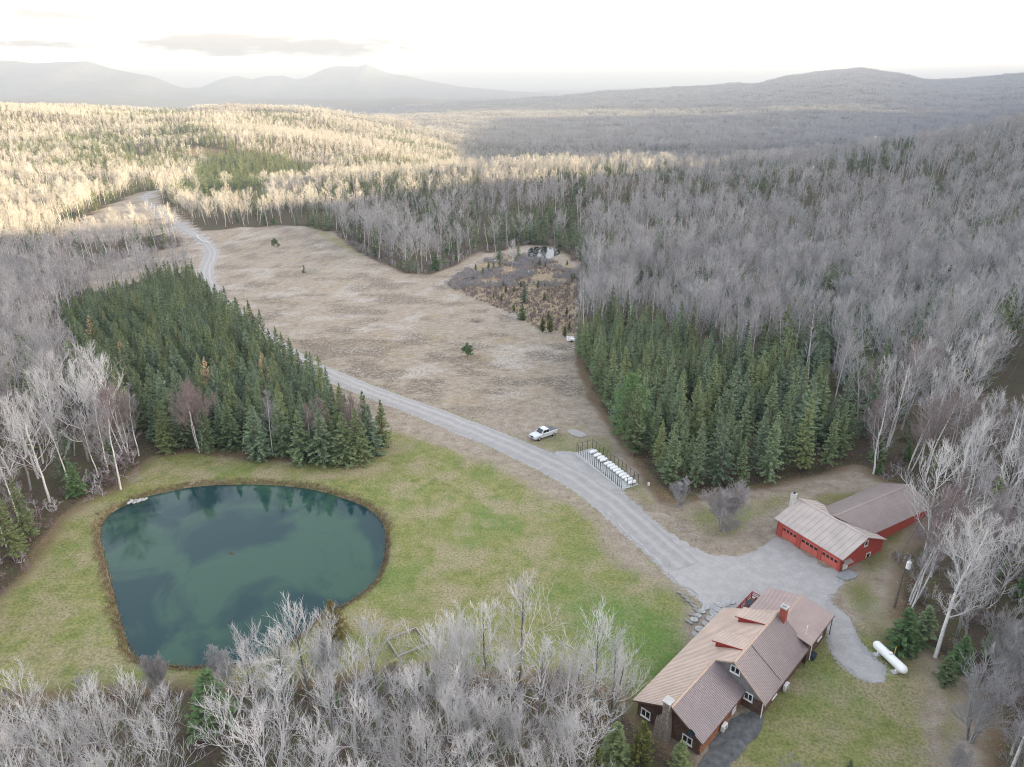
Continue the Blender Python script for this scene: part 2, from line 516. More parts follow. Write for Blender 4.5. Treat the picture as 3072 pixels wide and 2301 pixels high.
gx = axis(-9500, 9500, -120, 110, 0.9, 1.045)
gy = axis(-1600, 11000, 28, 190, 0.9, 1.035)
GX, GY = np.meshgrid(gx, gy)
X = GX.ravel(); Y = GY.ravel()
Z = hz(X, Y)
# ponds are hollows in the sheet
near = (np.abs(X) < 160) & (Y < 220)
sdp = np.full(X.shape, -99.0); sdp[near] = sdist(POND, X[near], Y[near])
Z = np.where(sdp > -1.1, np.minimum(Z, np.maximum(POND_Z + .03 - sdp * np.where(sdp < 0, .55, .45), POND_Z - 3.5)), Z)
mid_ = (np.abs(X) < 500) & (Y > 150) & (Y < 700)
for P_, zz in ((POND2, POND2_Z),):
    s_ = np.full(X.shape, -99.0); s_[mid_] = sdist(P_, X[mid_], Y[mid_])
    Z = np.where(s_ > -1, np.minimum(Z, np.maximum(zz + .1 - (s_ + .1) * .3, zz - 2)), Z)

cov = np.zeros((len(X), 4), np.float32); cov2 = np.zeros((len(X), 4), np.float32)
cov2[:, 3] = 0
sel = (np.abs(X) < 900) & (Y > 0) & (Y < 1600)
xs, ys = X[sel], Y[sel]
wob = (fbm(xs / 7, ys / 7, 4, 11) - .5) * 7
so = sdist(OPEN, xs, ys) + wob * .5
openm = sm((so + 4.2) / 4.5)
for P_ in (FAR_OPEN1, FAR_OPEN2, PATH_CUT):
    openm = np.maximum(openm, 0 * openm) if P_ is PATH_CUT else np.maximum(openm, sm((sdist(P_, xs, ys) + 2) / 6))
lawn = np.maximum.reduce([sm((sdist(LAWN, xs, ys) + wob * 1.2 + 4) / 10), sm((sdist(YARD, xs, ys) + wob + 2) / 6) * .9,
                          .62 * sm((sdist(VERGE, xs, ys) + wob + 2) / 7), .7 * sm((sdist(SWALE, xs, ys) + 3) / 7)])
rd = sdist(ROAD, xs, ys, False)
lawn = np.maximum(lawn, .45 * sm((6.5 - rd) / 3) * (ys < 330) * sm(fbm(xs / 9, ys / 9, 3, 21) * 2.2 - .4))
lawn *= openm
marsh = sm((sdist(MARSH, xs, ys) + wob + 1) / 4)
gravel = np.maximum.reduce([sm((3.9 - rd + wob * .12) / 1.4), sm((sdist(DRIVE, xs, ys) + 1.0 + wob * .25) / 1.6), sm((sdist(APRON, xs, ys) + .7) / 1.2)])
_lit = sdist(poly([(1500, 1195), (1620, 1185), (1680, 1150), (1760, 1060), (1900, 1050), (2010, 1120), (1925, 1260), (1905, 1330), (1960, 1390), (2120, 1520), (2120, 1700), (1990, 1657), (1960, 1560),
                   (2000, 1490), (1930, 1480), (1880, 1390), (1830, 1320), (1800, 1270), (1830, 1240), (1800, 1170), (1690, 1140), (1560, 1175)]), xs, ys)
litter = .5 * sm((_lit + wob + 2) / 6) * openm
lawn = np.maximum(lawn, .72 * sm((_lit + wob + 2) / 6) * openm)
_pl = np.maximum(sdist(PLANT_L, xs, ys), sdist(PLANT_R, xs, ys))
litter = np.maximum(litter, .85 * sm((_pl + 2.2 + wob * .4) / 3))
litter = np.maximum(litter, .75 * sm((3.0 - so + wob * .5) / 5) * (rd > 5))
sand = sm((fbm(xs / 11, ys / 8, 5, 31) - .53) / .16) * sm((ys - 125) / 40) * (1 - lawn)
dark = sm((fbm(xs / 9, ys / 7, 5, 41) - .50) / .14) * sm((ys - 125) / 30)
trk = sdist(np.array([at(a, b)[:2] for a, b in ((900, 640), (960, 608), (1000, 585), (1040, 560), (1062, 547))]), xs, ys, False)
sand = np.maximum(sand, .8 * sm((3.0 - trk) / 2)); marsh = marsh * (1 - sm((4.5 - trk) / 2))
cov[sel, 3] = sm((sdist(poly([(1180, 1230), (1330, 1260), (1470, 1330), (1500, 1380), (1440, 1480), (1330, 1480), (1230, 1400), (1150, 1300)]), xs, ys) + wob * 1.5 + 3) / 9)
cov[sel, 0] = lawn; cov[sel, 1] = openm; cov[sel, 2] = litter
cov2[sel, 0] = marsh; cov2[sel, 1] = gravel; cov2[sel, 2] = sand * (1 - marsh)
cov2[sel, 3] = np.clip(dark, 0, 1)
# shore ground is dry grass
_shore = sm((sdp + 1.3 + (fbm(X / 1.7, Y / 1.7, 3, 77) - .5) * 3.0) / 1.2); cov[:, 0] *= (1 - .45 * _shore)

nx, ny = len(gx), len(gy)
ii = (np.arange(ny - 1)[:, None] * nx + np.arange(nx - 1)[None, :]).ravel()
FQ = np.stack([ii, ii + 1, ii + nx + 1, ii + nx], 1)

t = NT("ground_cover")
P = t.pos()
c1 = t.sep(t.attr('cover')); c2 = t.sep(t.attr('cover_more')); dk = t.attr('cover_more', 'Alpha')
n_big = t.noise(P, .09, 5, .6); n_mid = t.noise(P, .55, 5, .62); n_fine = t.noise(P, 3.2, 4, .65); n_tiny = t.noise(P, 11, 3, .7)
n_str = t.noise(t.pos((.6, 1.3, 1)), .8, 5, .68)
field = t.ramp(n_mid, [(.3, (.245, .20, .15)), (.5, (.345, .295, .235)), (.72, (.44, .39, .325))])
field = t.mix(t.math('MULTIPLY', t.ramp(n_str, [(.48, 0), (.7, 1)]), .55), field, (.25, .20, .15))
field = t.mix(t.ramp(n_fine, [(.36, .55), (.56, 0)]), field, (.19, .145, .10))
field = t.mix(t.ramp(n_tiny, [(.55, 0), (.75, .5)]), field, (.50, .43, .33))
field = t.mix(t.math('MULTIPLY', c2[2], t.ramp(t.noise(P, 1.9, 6, .72), [(.45, 0), (.58, .75)])), field, (.50, .47, .435))
field = t.mix(t.math('MULTIPLY', dk, t.ramp(t.noise(P, 1.3, 5, .7), [(.42, 0), (.55, .95)])), field, (.15, .125, .10))
field = t.mix(t.ramp(n_big, [(.56, 0), (.72, .4)]), field, (.33, .255, .13))
lawnc = t.ramp(n_mid, [(.28, (.145, .175, .05)), (.46, (.22, .235, .078)), (.60, (.275, .265, .108)), (.76, (.34, .30, .17))])
lawnc = t.mix(t.ramp(n_big, [(.34, .6), (.50, 0)]), lawnc, (.135, .22, .055))
lawnc = t.mix(t.ramp(t.noise(P, .16, 4, .6), [(.46, 0), (.62, .85)]), lawnc, (.35, .295, .19))
lawnc = t.mix(t.math('MULTIPLY', t.attr('cover', 'Alpha'), t.ramp(n_mid, [(.35, .9), (.65, .45)])), lawnc, (.115, .215, .045))
lawnc = t.mix(t.ramp(n_fine, [(.36, .6), (.58, 0)]), lawnc, (.075, .09, .032))
lawnc = t.mix(t.ramp(n_tiny, [(.56, 0), (.74, .55)]), lawnc, (.38, .35, .20))
leafc = t.ramp(n_fine, [(.3, (.095, .062, .042)), (.5, (.17, .115, .075)), (.68, (.26, .185, .115)), (.8, (.36, .28, .17))])
leafc = t.mix(t.ramp(n_mid, [(.42, 0), (.62, .55)]), leafc, (.12, .12, .05))
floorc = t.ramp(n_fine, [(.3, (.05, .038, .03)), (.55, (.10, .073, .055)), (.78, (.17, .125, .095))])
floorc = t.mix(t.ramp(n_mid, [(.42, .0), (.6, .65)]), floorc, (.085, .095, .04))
marshc = t.ramp(n_mid, [(.32, (.20, .13, .10)), (.5, (.32, .25, .16)), (.7, (.40, .33, .20))])
gravc = t.ramp(n_tiny, [(.3, (.27, .265, .26)), (.55, (.40, .395, .39)), (.78, (.52, .52, .52))])
lw = t.ramp(t.math('ADD', c1[0], t.math('MULTIPLY', t.math('SUBTRACT', n_mid, .5), .7)), [(.3, 0), (.7, 1)])
col = t.mix(lw, field, lawnc)
col = t.mix(c2[0], col, marshc)
lt = t.ramp(t.math('ADD', c1[2], t.math('MULTIPLY', t.math('SUBTRACT', n_fine, .5), 1.1)), [(.35, 0), (.75, 1)])
col = t.mix(lt, col, leafc)
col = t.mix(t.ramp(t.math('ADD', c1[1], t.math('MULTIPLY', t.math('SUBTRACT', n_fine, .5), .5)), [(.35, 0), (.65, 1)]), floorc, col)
gv = t.ramp(t.math('ADD', c2[1], t.math('MULTIPLY', t.math('SUBTRACT', n_fine, .5), 1.2)), [(.35, 0), (.6, 1)])
col = t.mix(gv, col, gravc)
speck = t.ramp(t.noise(P, 5.5, 2, .5), [(.70, 0), (.74, .6)])
col = t.mix(t.math('MULTIPLY', speck, c1[2]), col, (.42, .33, .17))
t.set(col, .95, .15)
t.bump(t.math('ADD', t.math('MULTIPLY', n_fine, .6), t.math('MULTIPLY', n_tiny, .4)), .8, .3)
M_GROUND = t.m
# woodland far off, where single trees cannot be told apart, shares the sheet
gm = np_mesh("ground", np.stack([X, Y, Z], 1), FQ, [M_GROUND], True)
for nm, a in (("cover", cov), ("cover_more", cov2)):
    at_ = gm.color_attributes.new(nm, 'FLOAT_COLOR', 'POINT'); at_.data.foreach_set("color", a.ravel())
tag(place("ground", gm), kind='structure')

# ------------------------------------------------------------------ gravel road, yard, patches: sheets a little above the ground
def gravel_mat(name, base, dark=(.16, .16, .165)):
    t = NT(name); P = t.pos()
    a = t.noise(P, 9, 5, .7); b = t.noise(P, .7, 4, .6); c = t.noise(P, 28, 2, .6)
    lo = tuple(v * .68 for v in base); hi = tuple(min(1, v * 1.3) for v in base)
    col = t.ramp(a, [(.28, lo), (.5, base), (.75, hi)])
    col = t.mix(t.ramp(b, [(.42, .5), (.6, 0)]), col, tuple(v * .78 for v in base))
    col = t.mix(t.ramp(c, [(.3, .55), (.42, 0)]), col, dark)
    ac = t.attr('across', 'Fac')
    rut = t.ramp(ac, [(0, .0), (.24, .0), (.36, .4), (.5, .0), (.62, .0), (.72, .5), (.86, .0)])
    col = t.mix(rut, col, tuple(min(1, v * 1.35) for v in base))
    t.set(col, .95, .2); t.bump(t.math('ADD', a, c), .5, .05)
    return t.m
M_ROAD = gravel_mat("road_gravel", (.35, .335, .32))
M_DRIVE = gravel_mat("drive_gravel", (.41, .39, .372))

def ribbon(name, L, hw, mat, lift=.03, ncross=7):
    L = np.asarray(L); d = np.gradient(L, axis=0); d /= np.linalg.norm(d, axis=1)[:, None] + 1e-9
    nrm = np.stack([d[:, 1], -d[:, 0]], 1)
    V = []; A = []
    for i in range(len(L)):
        w0 = hw + (vnoise(i * .9, 3.1, 2) - .5) * .9; w1 = hw + (vnoise(i * .9, 8.7, 4) - .5) * .9
        for k in range(ncross):
            q = k / (ncross - 1)
            off = -w0 + q * (w0 + w1)
            p = L[i] + nrm[i] * off
            crown = .05 * (1 - (2 * q - 1) ** 2)
            V.append((p[0], p[1], hz1(p[0], p[1]) + lift * (1 if 0 < k < ncross - 1 else .3) + crown)); A.append(q)
    n = ncross; F = []
    for i in range(len(L) - 1):
        for k in range(n - 1): F.append((i * n + k, i * n + k + 1, (i + 1) * n + k + 1, (i + 1) * n + k))
    me = np_mesh(name, V, F, [mat], True)
    a = me.attributes.new('across', 'FLOAT', 'POINT'); a.data.foreach_set('value', np.array(A, np.float32))
    return tag(place(name, me), kind='structure')

def resample(L, step):
    L = np.asarray(L); s = np.concatenate([[0], np.cumsum(np.linalg.norm(np.diff(L, axis=0), axis=1))])
    q = np.arange(0, s[-1], step)
    return np.stack([np.interp(q, s, L[:, 0]), np.interp(q, s, L[:, 1])], 1)

ribbon("gravel_road", resample(ROAD, 1.6), 2.9, M_ROAD, .045)

def sheet(name, P, mat, lift, step=.8, rag=.35, kind='structure', grid_z=None):
    """ground-hugging sheet with a ragged outline"""
    P = resample(np.vstack([P, P[:1]]), .5)
    d = np.gradient(P, axis=0); nn = np.stack([d[:, 1], -d[:, 0]], 1); nn /= np.linalg.norm(nn, axis=1)[:, None] + 1e-9
    P = P + nn * ((fbm(P[:, 0] * 1.1, P[:, 1] * 1.1, 3, 9) - .5) * 2 * rag)[:, None]
    x0, y0 = P.min(0) - step; x1, y1 = P.max(0) + step
    bm = bmesh.new()
    vs = [bm.verts.new((p[0], p[1], 0)) for p in P]
    bm.faces.new(vs)
    for ax, lo, hi in ((0, x0, x1), (1, y0, y1)):
        for c in np.arange(lo + step, hi, step * 2.2):
            co = (c, 0, 0) if ax == 0 else (0, c, 0); no = (1, 0, 0) if ax == 0 else (0, 1, 0)
            bmesh.ops.bisect_plane(bm, geom=bm.verts[:] + bm.edges[:] + bm.faces[:], plane_co=co, plane_no=no)
    co = np.array([v.co[:2] for v in bm.verts])
    zz = hz(co[:, 0], co[:, 1]) if grid_z is None else np.full(len(co), grid_z)
    for v, z_ in zip(bm.verts, zz): v.co.z = z_ + lift
    bmesh.ops.recalc_face_normals(bm, faces=bm.faces)
    if bm.faces and sum(f.normal.z for f in bm.faces) < 0: bmesh.ops.reverse_faces(bm, faces=bm.faces)
    me = bpy.data.meshes.new(name); bm.to_mesh(me); bm.free()
    me.materials.append(mat)
    return tag(place(name, me), kind=kind)

sheet("gravel_driveway", DRIVE, M_DRIVE, .045, rag=.9)
sheet("gravel_apron", APRON, M_DRIVE, .055, rag=.5)
sheet("gravel_patch", GPATCH, M_DRIVE, .06)
sheet("gravel_path", GPAVE, simple("wet_gravel", (.11, .115, .115), .8, .45, 1.2, bump=.4), .07)

# ------------------------------------------------------------------ water
t = NT("pond_water"); P = t.pos()
w = t.noise(P, .075, 4, .5, 1.0)
w2 = t.noise(P, .5, 4, .6)
weed = t.ramp(t.math('ADD', w, t.math('MULTIPLY', t.math('SUBTRACT', w2, .5), .12)), [(.42, 0), (.56, 1)])
col = t.mix(weed, (.011, .040, .042), (.033, .078, .053))
t.set(col, .045, .5)
t.b.inputs['IOR'].default_value = 1.33
b_ = t.bump(t.noise(t.pos((1, 1, 1)), 3.0, 3, .5), .03, .05)
M_WATER = t.m
def water(name, P, z, mat):
    me = bpy.data.meshes.new(name)
    me.from_pydata([(p[0], p[1], z) for p in P], [], [tuple(range(len(P)))]); me.update()
    if me.polygons[0].normal.z < 0:
        me.flip_normals()
    me.materials.append(mat)
    return tag(place(name, me), kind='structure')
def grow(P, d):
    c = P.mean(0); q = P - c; r = np.linalg.norm(q, axis=1)[:, None]
    return c + q * (r + d) / r
water("pond_water", grow(POND, .3), POND_Z, M_WATER)
t = NT("marsh_water"); t.set((.012, .014, .014), .05, .5); t.b.inputs['IOR'].default_value = 1.33; M_WATER2 = t.m
water("marsh_pool_water", grow(POND2, .3), POND2_Z, M_WATER2)
for nm, P_ in (("puddle_water", PUDDLE1), ("stream_water", PUDDLE2)):
    water(nm, P_, max(hz1(*p) for p in P_) + .08, M_WATER2)

# ------------------------------------------------------------------ mountains
M_MTN = NT("mountain_forest")
t = M_MTN; P = t.pos()
f1 = t.noise(P, .006, 6, .65); f2 = t.noise(P, .0016, 4, .6)
col = t.ramp(f1, [(.3, (.05, .05, .055)), (.55, (.09, .085, .085)), (.8, (.14, .125, .115))])
col = t.mix(t.ramp(f2, [(.52, 0), (.6, .7)]), col, (.05, .06, .04))
t.set(col, 1.0, .05); t.bump(f1, 1.0, 25); M_MTN = t.m

def mountain(name, px, D, depth, base, seed, rough=.12):
    """ridge whose crest stands at distance D and whose slopes run depth metres towards the viewer and away"""
    cr = []
    for a, b in px:
        u, fw, dn = ray(a, b); cr.append((u / fw * D, CAM_H + dn / fw * D))
    cx = np.array([c[0] for c in cr]); cz = np.array([c[1] for c in cr])
    xs_ = np.linspace(cx[0], cx[-1], 220); zc = np.interp(xs_, cx, cz)
    rows = 46; V = []
    for j in range(rows):
        q = j / (rows - 1) * 2 - 1            # -1 front foot, 0 crest, 1 back foot
        yy = D + q * depth * (1.0 if q < 0 else .6) + 0 * xs_
        prof = (1 - abs(q)) ** 1.15
        zz = base + (zc - base) * prof
        am = (zc - base) * rough * 2 * (4 * prof * (1 - prof)) ** .8
        zz = zz + (fbm(xs_ / 900, yy / 1500, 5, seed) - .5) * am * 2.2
        V.append(np.stack([xs_ * (yy / D) ** .0, yy, zz], 1))
    V = np.concatenate(V); n = len(xs_)
    ii = (np.arange(rows - 1)[:, None] * n + np.arange(n - 1)[None, :]).ravel()
    me = np_mesh(name, V, np.stack([ii, ii + 1, ii + n + 1, ii + n], 1), [M_MTN], True)
    return tag(place(name, me), kind='structure')

mountain("mountain_west", [(-500, 215), (-320, 160), (-120, 140), (-40, 128), (40, 131), (80, 136), (130, 134), (190, 131), (240, 147), (300, 158), (330, 163), (370, 182), (420, 196), (500, 204),
                           (620, 214), (760, 226), (900, 236), (1100, 250)], 11500, 2600, -150, 5)
mountain("mountain_far", [(300, 218), (400, 190), (440, 188), (480, 170), (510, 163), (545, 170), (575, 163), (610, 162), (640, 170), (665, 165), (700, 148), (730, 140), (760, 141), (775, 142), (792, 137),
                          (815, 148), (840, 157), (880, 163), (920, 173), (960, 180), (1000, 187), (1060, 192), (1150, 199), (1260, 205), (1400, 216)], 14500, 2600, -150, 9)
mountain("mountain_range", [(880, 214), (980, 200), (1060, 197), (1100, 200), (1160, 197), (1200, 193), (1240, 196), (1290, 193), (1330, 191), (1380, 188), (1420, 192), (1500, 190), (1600, 196), (1750, 205)], 20500, 2600, -150, 15)
HAZE_TOP = 520.0
# land that closes the view behind the ranges
_ax = np.linspace(-24000, 24000, 60); _ay = np.concatenate([np.linspace(9000, 17000, 20), np.linspace(18000, 25500, 8)])
_gx, _gy2 = np.meshgrid(_ax, _ay)
_V = np.stack([_gx.ravel(), _gy2.ravel(), -135 + (fbm(_gx.ravel() / 1900, _gy2.ravel() / 1900, 4, 8) - .5) * 50], 1)
_i = (np.arange(len(_ay) - 1)[:, None] * 60 + np.arange(59)[None, :]).ravel()
tag(place("valley_ground", np_mesh("valley_ground", _V, np.stack([_i, _i + 1, _i + 61, _i + 60], 1), [M_MTN], True)), kind='structure')

# ================================================================== TREES: materials and growth
def bark_mat(name, pale, dark, scale=(5, 5, 1.2), marks=.5, objvar=.25, lo=.45, hi=.62):
    t = NT(name); P = t.coord('Object', scale)
    n = t.noise(P, 1.0, 5, .65); m = t.noise(t.coord('Object', (1.2, 1.2, 9)), 1.6, 3, .6)
    col = t.ramp(n, [(lo - .15, dark), (lo, tuple(.5 * (a + b) for a, b in zip(pale, dark))), (hi, pale)])
    col = t.mix(t.math('MULTIPLY', t.ramp(m, [(.60, 0), (.68, 1)]), marks), col, tuple(.3 * v for v in dark))
    r = t.rand()
    col = t.mix(1.0, col, t.ramp(r, [(0, (1 - objvar,) * 3), (1, (1, 1, 1))]), 'MULTIPLY')
    t.set(col, .9, .15); return t.m

M_BARK_PALE = bark_mat("bark_pale_grey", (.62, .605, .585), (.28, .265, .25), objvar=.22, lo=.35, hi=.55)
M_BARK_DARK = bark_mat("bark_dark_streaked", (.40, .385, .36), (.045, .042, .04), scale=(3, 3, .35), objvar=.3, lo=.5, hi=.66)
M_BARK_GREY = bark_mat("bark_grey", (.40, .385, .38), (.19, .175, .17), objvar=.35)
M_BARK_MID = bark_mat("bark_woodland", (.27, .25, .25), (.12, .11, .108), objvar=.35)
M_BARK_BIRCH = bark_mat("bark_birch", (.66, .64, .61), (.30, .28, .26), marks=.8, objvar=.15, lo=.3, hi=.5)
M_BARK_CONIFER = bark_mat("bark_conifer", (.24, .20, .17), (.09, .07, .06), objvar=.3)

def twig_mat(name, a, b, c):
    t = NT(name); r = t.rand()
    col = t.ramp(r, [(0, a), (.5, b), (1, c)])
    n = t.noise(t.coord('Object'), .9, 3, .6)
    col = t.mix(1.0, col, t.ramp(n, [(.3, (.75, .75, .75)), (.7, (1.1, 1.1, 1.1))]), 'MULTIPLY')
    t.set(col, .9, .1); return t.m
M_TWIG_PALE = twig_mat("twigs_pale", (.57, .555, .545), (.64, .625, .615), (.47, .455, .45))
M_TWIG_LILAC = twig_mat("twigs_lilac", (.33, .305, .315), (.39, .37, .375), (.295, .27, .275))
M_TWIG_RED = twig_mat("twigs_red_brown", (.25, .195, .19), (.29, .235, .225), (.235, .18, .178))
M_TWIG_FAR = twig_mat("twigs_woodland", (.32, .312, .316), (.455, .447, .447), (.37, .342, .336))

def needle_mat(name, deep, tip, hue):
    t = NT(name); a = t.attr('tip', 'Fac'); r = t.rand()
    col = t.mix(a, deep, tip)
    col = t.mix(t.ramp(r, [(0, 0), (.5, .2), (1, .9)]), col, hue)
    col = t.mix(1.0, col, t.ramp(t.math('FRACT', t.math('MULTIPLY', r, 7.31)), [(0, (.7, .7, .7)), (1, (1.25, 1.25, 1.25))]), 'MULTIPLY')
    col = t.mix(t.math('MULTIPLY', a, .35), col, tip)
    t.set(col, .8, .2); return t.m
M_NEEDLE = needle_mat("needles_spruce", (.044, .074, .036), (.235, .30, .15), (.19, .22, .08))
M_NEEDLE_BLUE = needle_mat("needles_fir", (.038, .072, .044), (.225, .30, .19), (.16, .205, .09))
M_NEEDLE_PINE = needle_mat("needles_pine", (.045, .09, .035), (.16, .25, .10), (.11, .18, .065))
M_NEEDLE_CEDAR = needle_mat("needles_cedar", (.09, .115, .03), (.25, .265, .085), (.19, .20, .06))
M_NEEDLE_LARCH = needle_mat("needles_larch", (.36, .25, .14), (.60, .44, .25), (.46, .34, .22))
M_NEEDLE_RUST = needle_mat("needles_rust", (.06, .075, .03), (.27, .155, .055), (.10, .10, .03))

def seg_mesh(segs, sides):
    """list of (p0, p1, r0, r1) -> tube vertices and quads"""
    A = np.array([s[0] for s in segs], float); B = np.array([s[1] for s in segs], float)
    ra = np.array([s[2] for s in segs])[:, None]; rb = np.array([s[3] for s in segs])[:, None]
    d = B - A; d /= np.linalg.norm(d, axis=1)[:, None] + 1e-9
    up = np.where(np.abs(d[:, 2:3]) > .9, np.array([[1.0, 0, 0]]), np.array([[0, 0, 1.0]]))
    u = np.cross(d, up); u /= np.linalg.norm(u, axis=1)[:, None] + 1e-9
    w = np.cross(d, u)
    rings = []
    for C, r in ((A, ra), (B, rb)):
        for k in range(sides):
            a = 2 * PI * k / sides
            rings.append(C + (u * math.cos(a) + w * math.sin(a)) * r)
    V = np.stack(rings, 1).reshape(-1, 3)
    n = len(segs); base = (np.arange(n) * 2 * sides)[:, None]
    Fs = []
    for k in range(sides):
        k2 = (k + 1) % sides
        Fs.append(np.concatenate([base + k, base + k2, base + sides + k2, base + sides + k], 1))
    return V, np.concatenate(Fs)

def path_mesh(paths, sides):
    """joined tubes along polylines: [(points, radii)]"""
    Vs, Fs, o = [], [], 0
    for pts, rr in paths:
        pts = np.array(pts, float); m = len(pts)
        d = np.gradient(pts, axis=0); d /= np.linalg.norm(d, axis=1)[:, None] + 1e-9
        up = np.array([1.0, 0, 0]) if abs(d[0, 2]) > .8 else np.array([0, 0, 1.0])
        u = np.cross(d, up); u /= np.linalg.norm(u, axis=1)[:, None] + 1e-9
        w = np.cross(d, u); rr = np.array(rr)[:, None]
        V = np.stack([pts + (u * math.cos(2 * PI * k / sides) + w * math.sin(2 * PI * k / sides)) * rr for k in range(sides)], 1).reshape(-1, 3)
        for i in range(m - 1):
            for k in range(sides):
                k2 = (k + 1) % sides
                Fs.append((o + i * sides + k, o + i * sides + k2, o + (i + 1) * sides + k2, o + (i + 1) * sides + k))
        Vs.append(V); o += m * sides
    return np.concatenate(Vs), np.array(Fs)

def _nrm(v):
    return v / (math.sqrt(v[0] * v[0] + v[1] * v[1] + v[2] * v[2]) + 1e-9)

def bare_tree(seed, H, stems=1, first=.3, spread=.30, n1=15, n2=6, n3=4, n4=3, r0=None, twig=.016, lean=.04, up=.10, crook=.22, ang=(62, 30), narrow=1.0, lift=.28):
    """leafless tree: returns (thick paths, thin segments)"""
    g = rng(seed)
    thick, thin = [], []
    r0 = r0 or H * .0125
    def limb(p, d, L, r, lev, steps):
        pts = [p]; rr = [r]
        st = L / steps
        kids = []
        for i in range(steps):
            d = _nrm(d + g.normal(0, crook, 3) * (1 if lev else .35) + np.array([0, 0, up * (1 if lev else .6)]))
            p = p + d * st
            q = (i + 1) / steps
            pts.append(p); rr.append(max(r * (1 - (.78 if lev < 3 else .9) * q), twig * (.7 if lev < 3 else .3)))
            kids.append((q, p, d, rr[-1]))
        if lev <= 1: thick.append((pts, rr))
        else:
            for a in range(steps): thin.append((pts[a], pts[a + 1], rr[a], rr[a + 1]))
        return pts, rr, kids
    def side(d, a):
        o = g.normal(0, 1, 3); o = _nrm(o - d * np.dot(o, d))
        return _nrm(d * math.cos(a) + o * math.sin(a))
    def grow(pts, rr, L, lev):
        cnt = (n1, n2, n3, n4)[lev]
        lo = first if lev == 0 else .22
        for c in range(cnt):
            q = lo + (1 - lo) * ((c + g.random()) / cnt)
            f = q * (len(pts) - 1); i = min(int(f), len(pts) - 2); w = f - i
            p = pts[i] * (1 - w) + pts[i + 1] * w
            d = _nrm(pts[i + 1] - pts[i])
            if lev == 0:
                t_ = (q - lo) / (1 - lo)
                a = R(ang[0] + (ang[1] - ang[0]) * t_ + g.normal(0, 8))
                az = c * 2.4 + g.normal(0, .5)
                d2 = _nrm(np.array([math.cos(az) * math.sin(a) * narrow, math.sin(az) * math.sin(a) * narrow, math.cos(a)]))
                l2 = H * spread * (1.0 - .62 * t_) * g.uniform(.75, 1.2)
                if t_ < .25: l2 *= .6 + 1.6 * t_
            else:
                a = R(g.uniform(24, 52)); d2 = side(d, a)
                d2 = _nrm(d2 + np.array([0, 0, lift]))
                l2 = L * (1 - .40 * q) * g.uniform(.45, .78) * (1.25 if lev >= 2 else 1)
            r2 = max((rr[i] * (1 - w) + rr[i + 1] * w) * (.68 if lev else .52), twig)
            steps = (5, 4, 3, 2)[lev]
            P2, R2, _k = limb(p, d2, l2, r2, lev + 1, steps)
            if lev < 3 and (n2, n3, n4, 0)[lev] > 0: grow(P2, R2, l2, lev + 1)
    for s in range(stems):
        az = s * 2 * PI / max(stems, 1) + g.random()
        d = _nrm(np.array([math.cos(az) * (lean if stems == 1 else .16), math.sin(az) * (lean if stems == 1 else .16), 1.0]))
        h = H * (1 if s == 0 else g.uniform(.75, .95))
        p = np.array([math.cos(az), math.sin(az), 0]) * (.0 if stems == 1 else .3)
        P1, R1, _k = limb(p + np.array([0, 0, -.3]), d, h, r0 * (1 if stems == 1 else .75), 0, 9)
        grow(P1, R1, h, 0)
    return thick, thin

def bare_meshes(name, seed, H, bark, twigm, sides=(6, 3), **kw):
    thick, thin = bare_tree(seed, H, **kw)
    trunks = [p for p in thick if len(p[0]) == 10]; limbs = [p for p in thick if len(p[0]) != 10]
    V, F = path_mesh(trunks, sides[0])
    tm = np_mesh(name + "_trunk", V, F, [bark], True)
    V1, F1 = path_mesh(limbs, 4)
    if thin:
        V2, F2 = seg_mesh(thin, sides[1])
        V1, F1 = np.concatenate([V1, V2]), np.concatenate([F1, F2 + len(V1)])
    cm = np_mesh(name + "_crown", V1, F1, [twigm], False)
    return tm, cm

